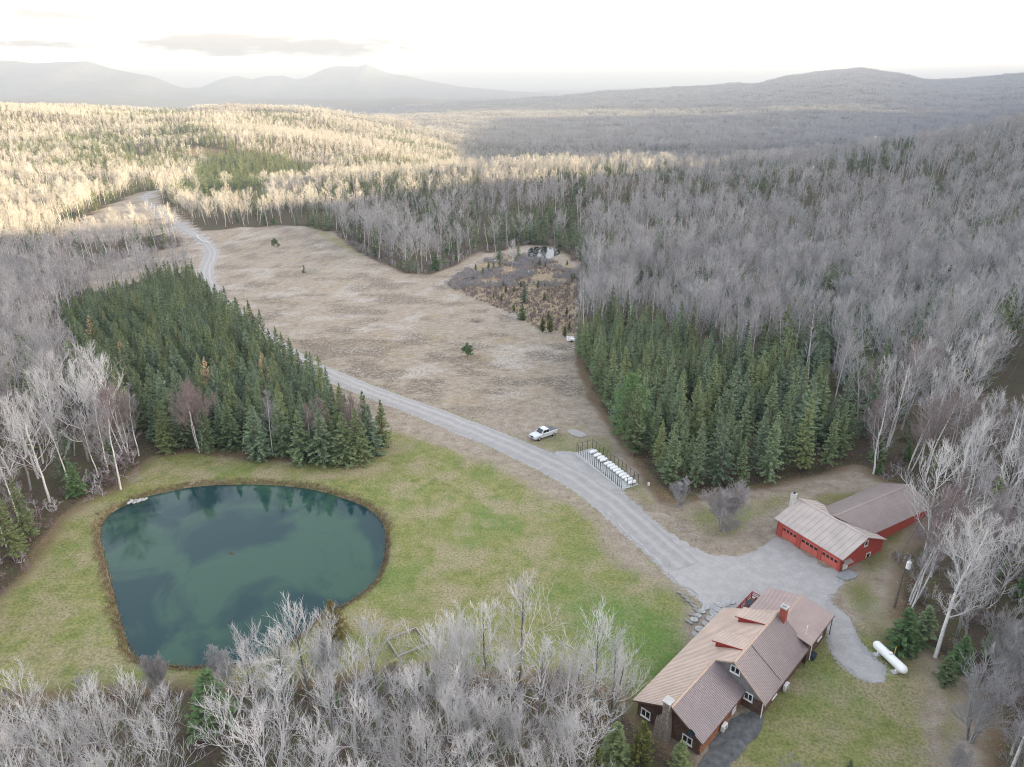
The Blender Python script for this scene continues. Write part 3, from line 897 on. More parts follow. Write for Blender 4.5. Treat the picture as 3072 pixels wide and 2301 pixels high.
def conifer_meshes(name, seed, H, W, bark, needle, step=.36, nb=8, shoots=5, droop=.25, clear=.06, dens=1.0, narrow=.85, shoot_len=.42, shoot_w=.13, ragged=.2, rise=.0, bare_trunk=False):
    g = rng(seed)
    tr = [(np.array([[0, 0, -.3], [g.normal(0, .03), g.normal(0, .03), H * .5], [0, 0, H]]), [H * .014 + .03, H * .009 + .015, .012])]
    V, F = path_mesh(tr, 6)
    tm = np_mesh(name + "_trunk", V, F, [bark], True)
    TV, TT = [], []
    def leaf(p, d, L, w, t0, t1):
        s = np.cross(d, np.array([0, 0, 1.0])); s = _nrm(s + g.normal(0, .35, 3))
        m = p + d * L * .42
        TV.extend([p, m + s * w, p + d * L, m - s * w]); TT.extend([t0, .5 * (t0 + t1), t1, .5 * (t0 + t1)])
    z = H * clear
    while z < H - .15:
        q = (z - H * clear) / (H * (1 - clear))
        Lb = W * .5 * max((1 - q) ** narrow, .03) * (1 if q > .12 else .75 + 2 * q)
        n = max(4, int(nb * dens * (1 - .45 * q)))
        for k in range(n):
            if g.random() < .08 * ragged * 5: continue
            az = g.random() * 2 * PI
            L = Lb * g.uniform(1 - ragged * 1.6, 1 + ragged)
            el = -droop * (1 - q) + .35 * q + rise + g.normal(0, .10)
            d = np.array([math.cos(az) * math.cos(el), math.sin(az) * math.cos(el), math.sin(el)])
            p0 = np.array([0, 0, z + g.uniform(-.5, .5) * step])
            ns = max(2, int(round(shoots * L / (W * .5)) + 1))
            sl = shoot_len * (.55 + .45 * (1 - q)) 
            sl = min(sl, L * .8 + .12)
            for i in range(ns):
                u = (i + .7) / ns
                p = p0 + d * L * u + np.array([0, 0, .10 * L * u * u])
                for sg in (-1, 1):
                    a = az + sg * g.uniform(.55, 1.0)
                    e2 = el + g.normal(.02, .2)
                    dd = np.array([math.cos(a) * math.cos(e2), math.sin(a) * math.cos(e2), math.sin(e2)])
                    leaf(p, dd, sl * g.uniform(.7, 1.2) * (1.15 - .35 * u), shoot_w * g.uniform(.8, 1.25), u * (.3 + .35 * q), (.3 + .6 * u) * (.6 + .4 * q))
            leaf(p0 + d * L * .72, d, L * .32 + .12, shoot_w * 1.1, .4, .7 + .3 * q)
        z += step * g.uniform(.8, 1.2) * (1 - .35 * q)
    leaf(np.array([0, 0, H - .55]), np.array([0, 0, 1.0]), .75, .06, .6, 1.0)
    leaf(np.array([0, 0, H - .55]), _nrm(np.array([.05, 0, 1.0])), .7, .07, .6, 1.0)
    V = np.array(TV); F = np.arange(len(V)).reshape(-1, 4)
    cm = np_mesh(name + "_crown", V, F, [needle], False)
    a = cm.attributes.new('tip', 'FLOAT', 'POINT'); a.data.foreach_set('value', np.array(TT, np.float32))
    return tm, cm

def puff_meshes(name, seed, H, W, bark, needle, clumps=60, leaves=38, base=.18, size=.5, flat=.7):
    """white pine and round young pine: clumps of long needles on rising limbs"""
    g = rng(seed); TV, TT = [], []; paths = [(np.array([[0, 0, -.3], [.1, 0, H * .5], [0, .1, H * .95]]), [H * .018 + .03, H * .012 + .02, .02])]
    for c in range(clumps):
        q = base + (1 - base) * g.random() ** .9
        az = g.random() * 2 * PI
        prof = math.sin(PI * min(1, (q - base) / (1 - base) * .78 + .22)) ** .8
        rad = W * .5 * prof * g.uniform(.45, 1.05)
        p0 = np.array([0, 0, H * (q - .08)]); p1 = np.array([math.cos(az) * rad, math.sin(az) * rad, H * q])
        paths.append((np.array([p0, .5 * (p0 + p1) - np.array([0, 0, .1]), p1]), [.05, .035, .015]))
        cs = size * g.uniform(.7, 1.3)
        for k in range(leaves):
            d = _nrm(g.normal(0, 1, 3) + np.array([0, 0, .45])); d[2] *= flat
            p = p1 + d * cs * g.uniform(.1, .9)
            dd = _nrm(d + g.normal(0, .5, 3) + np.array([0, 0, .3]))
            s = _nrm(np.cross(dd, g.normal(0, 1, 3))); L = cs * g.uniform(.35, .6); w = .07
            TV.extend([p, p + dd * L * .5 + s * w, p + dd * L, p + dd * L * .5 - s * w]); u = .5 + .5 * d[2]; TT.extend([u * .5, u, min(1, u + .3), u])
    V, F = path_mesh(paths, 5)
    tm = np_mesh(name + "_trunk", V, F, [bark], True)
    V = np.array(TV); cm = np_mesh(name + "_crown", V, np.arange(len(V)).reshape(-1, 4), [needle], False)
    a = cm.attributes.new('tip', 'FLOAT', 'POINT'); a.data.foreach_set('value', np.array(TT, np.float32))
    return tm, cm

def joined(name, tm, cm):
    """trunk and crown as one mesh, for the uncountable mass of woodland"""
    va = np.empty(len(tm.vertices) * 3, np.float32); tm.vertices.foreach_get('co', va)
    vb = np.empty(len(cm.vertices) * 3, np.float32); cm.vertices.foreach_get('co', vb)
    fa = np.empty(len(tm.loops), np.int32); tm.loops.foreach_get('vertex_index', fa)
    fb = np.empty(len(cm.loops), np.int32); cm.loops.foreach_get('vertex_index', fb)
    V = np.concatenate([va.reshape(-1, 3), vb.reshape(-1, 3)]); na = len(tm.vertices)
    F = np.concatenate([fa.reshape(-1, 4), fb.reshape(-1, 4) + na])
    me = np_mesh(name, V, F, [tm.materials[0], cm.materials[0]], False)
    mi = np.zeros(len(F), np.int32); mi[len(fa) // 4:] = 1
    me.polygons.foreach_set('material_index', mi)
    if 'tip' in cm.attributes:
        tv = np.zeros(len(cm.vertices), np.float32); cm.attributes['tip'].data.foreach_get('value', tv)
        a = me.attributes.new('tip', 'FLOAT', 'POINT'); a.data.foreach_set('value', np.concatenate([np.zeros(na, np.float32), tv]))
    return me

_gn_cache = {}
def scatter_stuff(name, protos, pts, rots, scls, idx, label=None, kind='stuff', cat=None):
    """one object that repeats meshes over points (woodland that reads as one mass)"""
    pts = np.asarray(pts, float)
    me = bpy.data.meshes.new(name); me.vertices.add(len(pts)); me.vertices.foreach_set('co', pts.astype(np.float32).ravel())
    a = me.attributes.new('rot', 'FLOAT_VECTOR', 'POINT'); a.data.foreach_set('vector', np.asarray(rots, np.float32).ravel())
    a = me.attributes.new('scl', 'FLOAT_VECTOR', 'POINT'); a.data.foreach_set('vector', np.asarray(scls, np.float32).ravel())
    a = me.attributes.new('idx', 'INT', 'POINT'); a.data.foreach_set('value', np.asarray(idx, np.int32))
    o = place(name, me)
    tag(o, label, cat, None, kind)
    ng = bpy.data.node_groups.new(name + "_scatter", 'GeometryNodeTree')
    ng.interface.new_socket('Geometry', in_out='INPUT', socket_type='NodeSocketGeometry')
    ng.interface.new_socket('Geometry', in_out='OUTPUT', socket_type='NodeSocketGeometry')
    gi = ng.nodes.new('NodeGroupInput'); go = ng.nodes.new('NodeGroupOutput')
    ip = ng.nodes.new('GeometryNodeInstanceOnPoints'); gi_n = ng.nodes.new('GeometryNodeGeometryToInstance')
    for p in protos:
        po = bpy.data.objects.new(p.name, p)
        oi = ng.nodes.new('GeometryNodeObjectInfo'); oi.inputs['Object'].default_value = po; oi.inputs['As Instance'].default_value = False
        ng.links.new(oi.outputs['Geometry'], gi_n.inputs[0])
    ip.inputs['Pick Instance'].default_value = True
    def na(nm, typ):
        n = ng.nodes.new('GeometryNodeInputNamedAttribute'); n.data_type = typ; n.inputs['Name'].default_value = nm
        return [s for s in n.outputs if s.enabled and s.name == 'Attribute'][0]
    ng.links.new(gi.outputs[0], ip.inputs['Points']); ng.links.new(gi_n.outputs[0], ip.inputs['Instance'])
    ng.links.new(na('idx', 'INT'), ip.inputs['Instance Index'])
    ng.links.new(na('rot', 'FLOAT_VECTOR'), ip.inputs['Rotation']); ng.links.new(na('scl', 'FLOAT_VECTOR'), ip.inputs['Scale'])
    ng.links.new(ip.outputs[0], go.inputs[0])
    m = o.modifiers.new('scatter', 'NODES'); m.node_group = ng
    return o

def tree(name, meshes, p, h_scale, rz, label, cat='tree', group=None, w_scale=None, tilt=0.0):
    e = empty(name, p, rz, label, cat, group)
    w = w_scale or h_scale
    e.scale = (w, w, h_scale)
    if tilt: e.rotation_euler = (tilt, tilt * .4, rz)
    place("trunk", meshes[0], e); place("crown", meshes[1], e)
    return e

# ------------------------------------------------------------------ prototypes
NEAR_BARE = [bare_meshes("pale_tree", 100 + i, 15.0, (M_BARK_DARK if i % 3 == 0 else M_BARK_PALE), M_TWIG_PALE, n1=16, n2=7, n3=5, n4=0, twig=.020, spread=.42,
                         first=.28, crook=.15, up=.17, ang=(58, 26), r0=.21, stems=(2 if i in (1, 4) else 1)) for i in range(7)]
MID_BARE = [bare_meshes("grey_tree", 200 + i, 15.0, (M_BARK_BIRCH if i % 3 == 0 else M_BARK_GREY), (M_TWIG_LILAC if i % 2 else M_TWIG_PALE), n1=15, n2=6, n3=5, n4=0, twig=.019, spread=.34,
                        first=.30, crook=.13, up=.14, ang=(55, 24)) for i in range(6)]
BIRCH = [bare_meshes("birch", 300 + i, 15.0, M_BARK_BIRCH, (M_TWIG_RED if i % 2 else M_TWIG_LILAC), n1=14, n2=7, n3=5, n4=2, twig=.014, spread=.30, first=.36, crook=.13, ang=(52, 22),
                     r0=.15, stems=(3 if i == 1 else 1), lean=.06) for i in range(4)]
FAR_BARE = [joined("woodland_tree", *bare_meshes("wt", 400 + i, 15.0, (M_BARK_BIRCH if i % 3 == 0 else M_BARK_MID), M_TWIG_FAR, sides=(4, 3), n1=14, n2=6, n3=4, n4=0, twig=.032, spread=.42,
                   first=.36, crook=.12, up=.12, ang=(58, 26), r0=.11)) for i in range(8)]
FAR_BARE += [joined("woodland_tree", *bare_meshes("wt", 440 + i, 15.0, M_BARK_BIRCH, M_TWIG_LILAC, sides=(4, 3), n1=12, n2=5, n3=4, n4=0, twig=.034, spread=.22, first=.45, crook=.12, ang=(45, 16), r0=.15)) for i in range(3)]
SPRUCE = [conifer_meshes("spruce", 500 + i, 11.0, 4.4 + .5 * (i % 3), M_BARK_CONIFER, (M_NEEDLE if i % 2 else M_NEEDLE_BLUE), step=.36, nb=9, shoots=6, narrow=1.0, shoot_len=.5, shoot_w=.15) for i in range(6)]
FIR = [conifer_meshes("fir", 520 + i, 13.5, 4.2 + .7 * (i % 2), M_BARK_CONIFER, (M_NEEDLE_BLUE if i % 2 else M_NEEDLE), step=.40, nb=9, shoots=6, ragged=.28, droop=.18, narrow=.95, clear=.10, shoot_len=.5, shoot_w=.15) for i in range(5)]
FAR_SPRUCE = [joined("woodland_spruce", *conifer_meshes("ws", 540 + i, 12.0, 4.6, M_BARK_CONIFER, (M_NEEDLE if i % 2 else M_NEEDLE_BLUE), step=.7, nb=8, shoots=3, shoot_len=.8, shoot_w=.26)) for i in range(4)]

# ================================================================== TREES: where they stand
def jgrid(x0, x1, y0, y1, sp, seed, jit=.42):
    g = rng(seed)
    a, b = np.meshgrid(np.arange(x0, x1, sp), np.arange(y0, y1, sp))
    a = a.ravel() + g.uniform(-jit, jit, a.size) * sp; b = b.ravel() + g.uniform(-jit, jit, b.size) * sp
    return a, b
def wedge(x, y, m=30): return np.abs(x) < .84 * y + m + 15
def d2cam(x, y): return np.hypot(np.hypot(x, y), CAM_H)

TREES_BARE = []      # x, y, height, style
CONIF1 = poly([(362, 452), (400, 408), (470, 345), (560, 340), (700, 368), (650, 396), (590, 412), (575, 440), (500, 456), (430, 456)])
CONIF2 = poly([(1046, 530), (1060, 490), (1130, 470), (1230, 470), (1290, 560), (1262, 640), (1248, 575), (1200, 530), (1140, 528)])
CONIF3 = poly([(700, 380), (850, 360), (1050, 440), (1060, 520), (960, 560), (800, 500), (640, 440)])
CONIF4 = poly([(1825, 345), (1900, 325), (1985, 350), (1900, 372)])
HOUSE_KEEP = poly([(1340, 1530), (1500, 1260), (1660, 1230), (1900, 1320), (1700, 1600), (1560, 1720)])

def free(x, y, m=1.5):
    ok = (sdist(OPEN, x, y) < -m) & (sdist(PLANT_L, x, y) < -2) & (sdist(PLANT_R, x, y) < -2) & (sdist(PATH_CUT, x, y) < -1) & (sdist(FAR_OPEN1, x, y) < -2) & (sdist(FAR_OPEN2, x, y) < -2) & (sdist(ROAD, x, y, False) > 6)
    return ok

# --- woodland candidates
wx_, wy_ = jgrid(-330, 330, 38, 300, 4.9, 1)
k = wedge(wx_, wy_, 25) & free(wx_, wy_) & ((wx_ > 46) | (wy_ > 68)); wx_, wy_ = wx_[k], wy_[k]
fx_, fy_ = jgrid(-760, 760, 300, 720, 6.6, 2)
k = wedge(fx_, fy_, 30) & free(fx_, fy_); fx_, fy_ = fx_[k], fy_[k]
vx_, vy_ = jgrid(-1500, 1500, 720, 1750, 6.3, 3)
k = wedge(vx_, vy_, 30) & ((vx_ < -.02 * vy_) | (vy_ > 950)) & (sdist(FAR_OPEN1, vx_, vy_) < -2) & (sdist(FAR_OPEN2, vx_, vy_) < -2) & (sdist(OPEN, vx_, vy_) < -2) & (sdist(ROAD, vx_, vy_, False) > 6); vx_, vy_ = vx_[k], vy_[k]
hx_, hy_ = jgrid(-2600, 5700, 1700, 7300, 34.0, 4)
k = wedge(hx_, hy_, 30) & (hx_ > -.42 * hy_); hx_, hy_ = hx_[k], hy_[k]

def conprob(x, y):
    p = .09 + .45 * sm((fbm(x / 45, y / 45, 3, 61) - .54) / .12)
    p = np.where(sdist(CONIF1, x, y) > 0, .97, p)
    p = np.where(sdist(CONIF2, x, y) > 0, .93, p)
    p = np.where(sdist(CONIF3, x, y) > 0, np.maximum(p, .55), p)
    p = np.where(sdist(CONIF4, x, y) > 0, .9, p)
    return p

dn_ = rng(76).random(len(fx_)) < .50 + 1.0 * fbm(fx_ / 38, fy_ / 38, 3, 64) - .12; fx_, fy_ = fx_[dn_], fy_[dn_]
dn_ = rng(75).random(len(vx_)) < .50 + 1.0 * fbm(vx_ / 70, vy_ / 70, 3, 65) - .12; vx_, vy_ = vx_[dn_], vy_[dn_]
gA = rng(77)
ax_ = np.concatenate([wx_, fx_]); ay_ = np.concatenate([wy_, fy_])
isC = gA.random(len(ax_)) < conprob(ax_, ay_)
isC &= ~((ax_ > 30) & (ay_ < 112) & (sdist(OPEN, ax_, ay_) > -7))
isC &= ~((ay_ < 130) & (ax_ < 0) & (gA.random(len(ax_)) < .6))
bx_, by_ = ax_[~isC], ay_[~isC]
order = np.argsort(d2cam(bx_, by_))
N_IND = 225
near_i, far_i = order[:N_IND], order[N_IND:]

# --- nearest leafless trees: individuals
def wood_label(x, y, style):
    e = float(sdist(OPEN, np.array([x]), np.array([y]))[0])
    if x < -20:
        if e > -6: return "leafless grey tree on the lawn edge of the wood left of the pond", "lawn edge of the left wood"
        return ("leafless grey tree deeper in the wood left of the pond" if y < 120 else "leafless grey tree in the wood left of the spruce plantation"), ("left wood by the pond" if y < 120 else "left wood by the plantation")
    if y < 75: return "leafless grey tree in the wood right of the white propane tank", "wood right of the propane tank"
    if y < 105: return "leafless grey tree in the wood right of the barn and transformer pole", "wood right of the barn"
    return "leafless grey tree on the slope behind the barn and the conifer stand", "slope wood behind the barn"
gB = rng(78)
for i in near_i:
    x, y = bx_[i], by_[i]
    st = gB.integers(0, 100)
    h = gB.uniform(11.5, 17.5)
    p = (x, y, hz1(x, y))
    lb, gp = wood_label(x, y, 0)
    side_ = "left" if x < -20 else "right"
    if st < 34:
        tree("birch_tree", BIRCH[gB.integers(4)], p, h / 15, gB.random() * 6.3, "slender white birch standing in the wood %s" % ("left of the pond" if x < -20 else "right of the evergreens and garage"), 'tree', "white birches in the wood on the " + side_, tilt=gB.normal(0, .04))
    else:
        src = MID_BARE if st < 80 else NEAR_BARE
        tree("bare_tree", src[gB.integers(len(src))], p, h / 15, gB.random() * 6.3, lb, 'tree', gp, w_scale=h / 15 * gB.uniform(.85, 1.15), tilt=gB.normal(0, .04))

# --- the rest of the leafless woodland: one mass
fx2, fy2 = bx_[far_i], by_[far_i]
g = rng(80)
def mass(name, protos, x, y, h0, h1, href, seed, kind='stuff', label=None, wv=(.85, 1.2), sink=0):
    g = rng(seed); n = len(x)
    h = g.uniform(h0, h1, n) / href * (.78 + .5 * fbm(np.asarray(x) / 45, np.asarray(y) / 45, 2, 33)); w = h * g.uniform(*wv, n)
    P_ = np.stack([x, y, hz(x, y) - sink], 1)
    Rr = np.stack([g.normal(0, .04, n), g.normal(0, .04, n), g.random(n) * 6.283], 1)
    return scatter_stuff(name, protos, P_, Rr, np.stack([w, w, h], 1), g.integers(0, len(protos), n), label, kind)
vC = rng(81).random(len(vx_)) < (.95 * (sdist(CONIF1, vx_, vy_) > 0) + .05 + .5 * sm((fbm(vx_ / 110, vy_ / 110, 3, 62) - .56) / .12))
ux0, uy0 = jgrid(-75, 75, -12, 33, 5.2, 21); fx2 = np.concatenate([fx2, ux0]); fy2 = np.concatenate([fy2, uy0])      # the foreground wood goes on below the frame
bareX = np.concatenate([fx2, vx_[~vC]]); bareY = np.concatenate([fy2, vy_[~vC]])
mass("leafless_forest", FAR_BARE, fx2, fy2, 11, 17, 15.0, 82)
mass("sunny_hill_forest", FAR_BARE, vx_[~vC], vy_[~vC], 7.5, 11.5, 15.0, 83)
cX = np.concatenate([ax_[isC], vx_[vC]]); cY = np.concatenate([ay_[isC], vy_[vC]])

# --- far hillside: clumps of several trees
def clump(seed, con):
    g = rng(seed); Vs, Fs, Ms, Ts, o = [], [], [], [], 0
    for k in range(16):
        m = (FAR_SPRUCE if g.random() < con else FAR_BARE); m = m[g.integers(len(m))]
        v = np.empty(len(m.vertices) * 3, np.float32); m.vertices.foreach_get('co', v); v = v.reshape(-1, 3)
        f = np.empty(len(m.loops), np.int32); m.loops.foreach_get('vertex_index', f); f = f.reshape(-1, 4)
        mi = np.empty(len(f), np.int32); m.polygons.foreach_get('material_index', mi)
        nm = m.materials[1]
        keep = (g.random(len(f)) < .12) | (mi == 0)
        c = v[f].mean(1, keepdims=True); q = v[f]
        q = c + (q - c) * np.where(mi == 0, 1.5, 2.1)[:, None, None]
        q = q[keep] + np.array([g.uniform(-15, 15), g.uniform(-15, 15), 0]); mi2 = mi[keep]
        Vs.append(q.reshape(-1, 3)); Fs.append(np.arange(len(q) * 4).reshape(-1, 4) + o); o += len(q) * 4
        Ms.append(np.where(mi2 == 0, 0, 2 if nm in (M_NEEDLE, M_NEEDLE_BLUE) else 1))
    me = np_mesh("woodland_clump", np.concatenate(Vs), np.concatenate(Fs), [M_BARK_GREY, M_TWIG_FAR, M_NEEDLE], False)
    me.polygons.foreach_set('material_index', np.concatenate(Ms).astype(np.int32))
    return me
CLUMPS = [clump(700 + i, .12 if i < 3 else .5) for i in range(5)]
mass("hillside_forest", CLUMPS, hx_, hy_, 14, 20, 15.0, 90)

# --- conifers: plantations plus those mixed into the wood; the largest-showing are individuals
def rows(P, sp, seed, ang, row=None):
    g = rng(seed); c = P.mean(0); r = np.linalg.norm(P - c, axis=1).max() + 5
    a, b = np.meshgrid(np.arange(-r, r, sp), np.arange(-r, r, row or sp))
    a = a.ravel() + g.normal(0, .32, a.size); b = b.ravel() + g.normal(0, .32, b.size)
    x = c[0] + a * math.cos(ang) - b * math.sin(ang); y = c[1] + a * math.sin(ang) + b * math.cos(ang)
    k = (sdist(P, x, y) > .6) & (g.random(len(x)) > .09)
    return x[k], y[k]
_e0, _e1 = at(150, 720), at(250, 880)
lx, ly = rows(PLANT_L, 3.4, 91, math.atan2((_e1 - _e0).y, (_e1 - _e0).x))
_e0, _e1 = at(1243, 745), at(1385, 1020)
rx, ry = rows(PLANT_R, 4.0, 92, math.atan2((_e1 - _e0).y, (_e1 - _e0).x))
g = rng(93)
allc = [(x, y, 'L', g.uniform(9.0, 12.6)) for x, y in zip(lx, ly)] + [(x, y, 'R', g.uniform(8, 15.5)) for x, y in zip(rx, ry)] + [(x, y, 'W', g.uniform(8, 15)) for x, y in zip(cX, cY) if y < 300]
farc = [(x, y) for x, y in zip(cX, cY) if y >= 300]
allc.sort(key=lambda q: d2cam(q[0], q[1]))
N_CON = 296
ORD = "first second third fourth fifth sixth seventh eighth ninth tenth eleventh twelfth thirteenth fourteenth fifteenth sixteenth seventeenth eighteenth nineteenth twentieth".split()
indiv = allc[:N_CON]
ix = np.array([q[0] for q in indiv]); iy = np.array([q[1] for q in indiv])
dL, dR = sdist(PLANT_L, ix, iy), sdist(PLANT_R, ix, iy)
special = {}
def number(sel, txt, grp):
    sel = sorted(sel, key=lambda k: -ix[k] / iy[k])[:20]
    for n, k in enumerate(sel): special[k] = (txt % ORD[n], grp)
number([k for k, q in enumerate(indiv) if q[2] == 'L' and dL[k] < 3.2 and q[1] < 128], "%s spruce from the right along the plantation edge facing the pond", "spruces along the pond edge of the plantation")
number([k for k, q in enumerate(indiv) if q[2] == 'R' and dR[k] < 3.4 and q[1] < 112 + .0 * q[0]], "%s conifer from the right along the stand edge facing the garage", "conifers along the garage edge of the stand")
for k_, (x, y, w, h) in enumerate(indiv):
    p = (x, y, hz1(x, y)); rz = g.random() * 6.3
    if w == 'L':
        if y < 128: lb, gp = "dark green spruce just behind the front edge of the plantation by the pond", "front ranks of the pond plantation"
        elif dL[k_] < 4 and x > -45: lb, gp = "dark green spruce on the road side edge of the plantation", "road edge of the plantation"
        else: lb, gp = "dark green spruce deep inside the plantation behind the pond", "inner ranks of the pond plantation"
        lb, gp = special.get(k_, (lb, gp))
        tree("spruce_tree", SPRUCE[g.integers(6)], p, h / 11, rz, lb, 'tree', gp, w_scale=h / 11 * g.uniform(.9, 1.15))
    elif w == 'R':
        if dR[k_] < 4 and x < .32 * y: lb, gp = "tall conifer on the field side edge of the stand above the fenced pad", "field edge of the conifer stand"
        elif y < 125: lb, gp = "tall green conifer in the garage end of the dense stand, behind its edge", "garage end of the conifer stand"
        else: lb, gp = "tall green conifer deep inside the dense stand right of the field", "inside of the conifer stand"
        lb, gp = special.get(k_, (lb, gp))
        tree("spruce_tree", FIR[g.integers(5)], p, h / 13.5, rz, lb, 'tree', gp, w_scale=h / 13.5 * g.uniform(.85, 1.2))
    else:
        tree("spruce_tree", FIR[g.integers(5)], p, h / 13.5, rz, "dark evergreen among leafless trees on the %s" % ("left of the pond" if x < 0 else "slope right of the garage"), 'tree',
             "evergreens in the %s wood" % ("left" if x < 0 else "right"), w_scale=h / 13.5)
rest = allc[N_CON:]
rL = np.array([(q[0], q[1]) for q in rest if q[2] == 'L']); rR = np.array([(q[0], q[1]) for q in rest if q[2] == 'R']); rW = np.array([(q[0], q[1]) for q in rest if q[2] == 'W'])
MIDSP = [joined("plantation_spruce", *m) for m in SPRUCE[:4]]; MIDFIR = [joined("stand_conifer", *m) for m in FIR[:4]]
if len(rL): mass("spruce_plantation_forest", MIDSP, rL[:, 0], rL[:, 1], 9.4, 13.2, 11.0, 95, wv=(.9, 1.1))
if len(rR): mass("conifer_stand_forest", MIDFIR, rR[:, 0], rR[:, 1], 8, 15.5, 13.5, 96, wv=(.85, 1.1))
fc = np.array(list(farc) + ([tuple(q) for q in rW] if len(rW) else []))
mass("evergreen_forest", FAR_SPRUCE, fc[:, 0], fc[:, 1], 8, 15, 12.0, 97)
print("COUNTS", len(near_i), len(far_i), len(allc), len(fc), len(bareX), len(hx_), len(lx), len(rx))

# ================================================================== BUILDINGS
def metal_mat(name, c, rough=.38, spec=.5, streak=.12):
    t = NT(name)
    n = t.noise(t.coord('Object', (1, 1, 1)), .6, 5, .6); m = t.noise(t.coord('Object', (.4, 6, .4)), 1.0, 3, .6)
    col = t.ramp(n, [(.3, tuple(v * (1 - streak) for v in c)), (.7, tuple(v * (1 + streak) for v in c))])
    col = t.mix(t.ramp(m, [(.55, 0), (.75, .12)]), col, tuple(v * .8 for v in c))
    t.set(col, t.ramp(n, [(.3, (rough,) * 3), (.7, (min(1, rough + .14),) * 3)]), spec); return t.m
M_ROOF_BROWN = metal_mat("roof_metal_brown", (.205, .165, .165), .36, .7)
M_ROOF_LIT = metal_mat("roof_metal_brown_lit", (.52, .395, .32), .42, .7)  # same brown metal, with the bright sky's reflection put into its colour
M_ROOF_PINK = metal_mat("roof_metal_pink_lit", (.38, .285, .255), .42, .7)  # north wing: brown metal paled, a weaker sky reflection mixed into the colour
M_ROOF_BARN = metal_mat("roof_metal_barn", (.285, .23, .21), .42, .5)
M_ROOF_GARAGE = metal_mat("roof_metal_garage", (.44, .375, .335), .42, .5)
M_TRIM = simple("trim_tan", (.42, .31, .24), .5, .1)
M_LOG = simple("log_wall_brown", (.095, .055, .038), .75, .35, 2.5, bump=.3)
M_LOG_WARM = simple("log_wall_warm", (.22, .085, .04), .7, .3, 2.5, bump=.3)
def board_mat(name, c, var=.2, sc=(7, 7, .5)):
    t = NT(name); n = t.noise(t.coord('Object', sc), 1.0, 4, .6)
    t.set(t.ramp(n, [(.3, tuple(v * (1 - var) for v in c)), (.7, tuple(v * (1 + var) for v in c))]), .75, .25); t.bump(n, .25, .02); return t.m
M_GREY_BOARD = board_mat("weathered_boards", (.235, .23, .225))
M_RED = board_mat("red_boards", (.43, .085, .065), .18)
M_RED_DOOR = board_mat("red_door_boards", (.50, .125, .098), .12)
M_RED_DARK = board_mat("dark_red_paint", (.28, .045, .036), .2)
M_WHITE = simple("white_paint", (.78, .77, .75), .5, .06)
M_CONCRETE = simple("concrete", (.46, .455, .44), .9, .14, 1.5, bump=.2)
M_CONCRETE_DK = simple("weathered_concrete", (.27, .275, .28), .9, .2, 1.2, bump=.2)
M_STONE = simple("field_stone", (.29, .245, .205), .9, .4, 3.5, bump=.8)
M_STONE_GREY = simple("grey_stone", (.36, .355, .345), .9, .25, 2.0, bump=.5)
M_BRICK = simple("chimney_brick", (.30, .085, .06), .85, .25, 6, bump=.4)
M_BLACK = simple("black_metal", (.02, .022, .024), .5, .2)
M_DARK = simple("dark_plastic", (.03, .045, .06), .5, .2)
M_GALV = simple("galvanised_steel", (.50, .51, .52), .4, .1, metal=.6)
M_GREYPOST = simple("weathered_pole", (.13, .11, .095), .9, .25, 2)
M_TIMBER = simple("grey_timber", (.30, .285, .27), .9, .25, 3, bump=.4)
M_YELLOW = simple("yellow_plastic", (.75, .45, .04), .5, .1)
t = NT("window_glass"); t.set((.018, .022, .028), .06, .6); M_GLASS = t.m

def lf(name, x0, y0, th, z, label, cat):
    return empty(name, (x0, y0, z), -th, label, cat)

def roof_slope(name, parent, mat, E0, E1, R1, R0, rib=.25, rh=.035, th=.07, rw=.05):
    """ribbed metal sheet: E0-E1 along the eave, R0-R1 along the ridge (local coordinates)"""
    E0, E1, R0, R1 = map(Vector, (E0, E1, R0, R1))
    n = (E1 - E0).cross(R0 - E0).normalized()
    if n.z < 0: n = -n
    m = MB(); d = n * th
    m.hexa([E0 - d, E1 - d, R1 - d, R0 - d], [E0, E1, R1, R0])
    L = (E1 - E0).length; k = int(L / rib)
    for i in range(k + 1):
        a = (i + .5) / (k + 1); b = min(1.0, a + rw / L)
        A, B = E0.lerp(E1, a), E0.lerp(E1, b); C_, D_ = R0.lerp(R1, b), R0.lerp(R1, a)
        o = n * .002
        m.hexa([A + o, B + o, C_ + o, D_ + o], [A + n * rh, B + n * rh, C_ + n * rh, D_ + n * rh])
    return m.obj(name, mat, parent)

def logs(m, p, q, z0, z1, r=.13, out=(0, 0)):
    z = z0 + r
    while z < z1 - r * .3:
        m.tube([(p[0] + out[0], p[1] + out[1], z), (q[0] + out[0], q[1] + out[1], z)], r, 8); z += 2 * r * .96

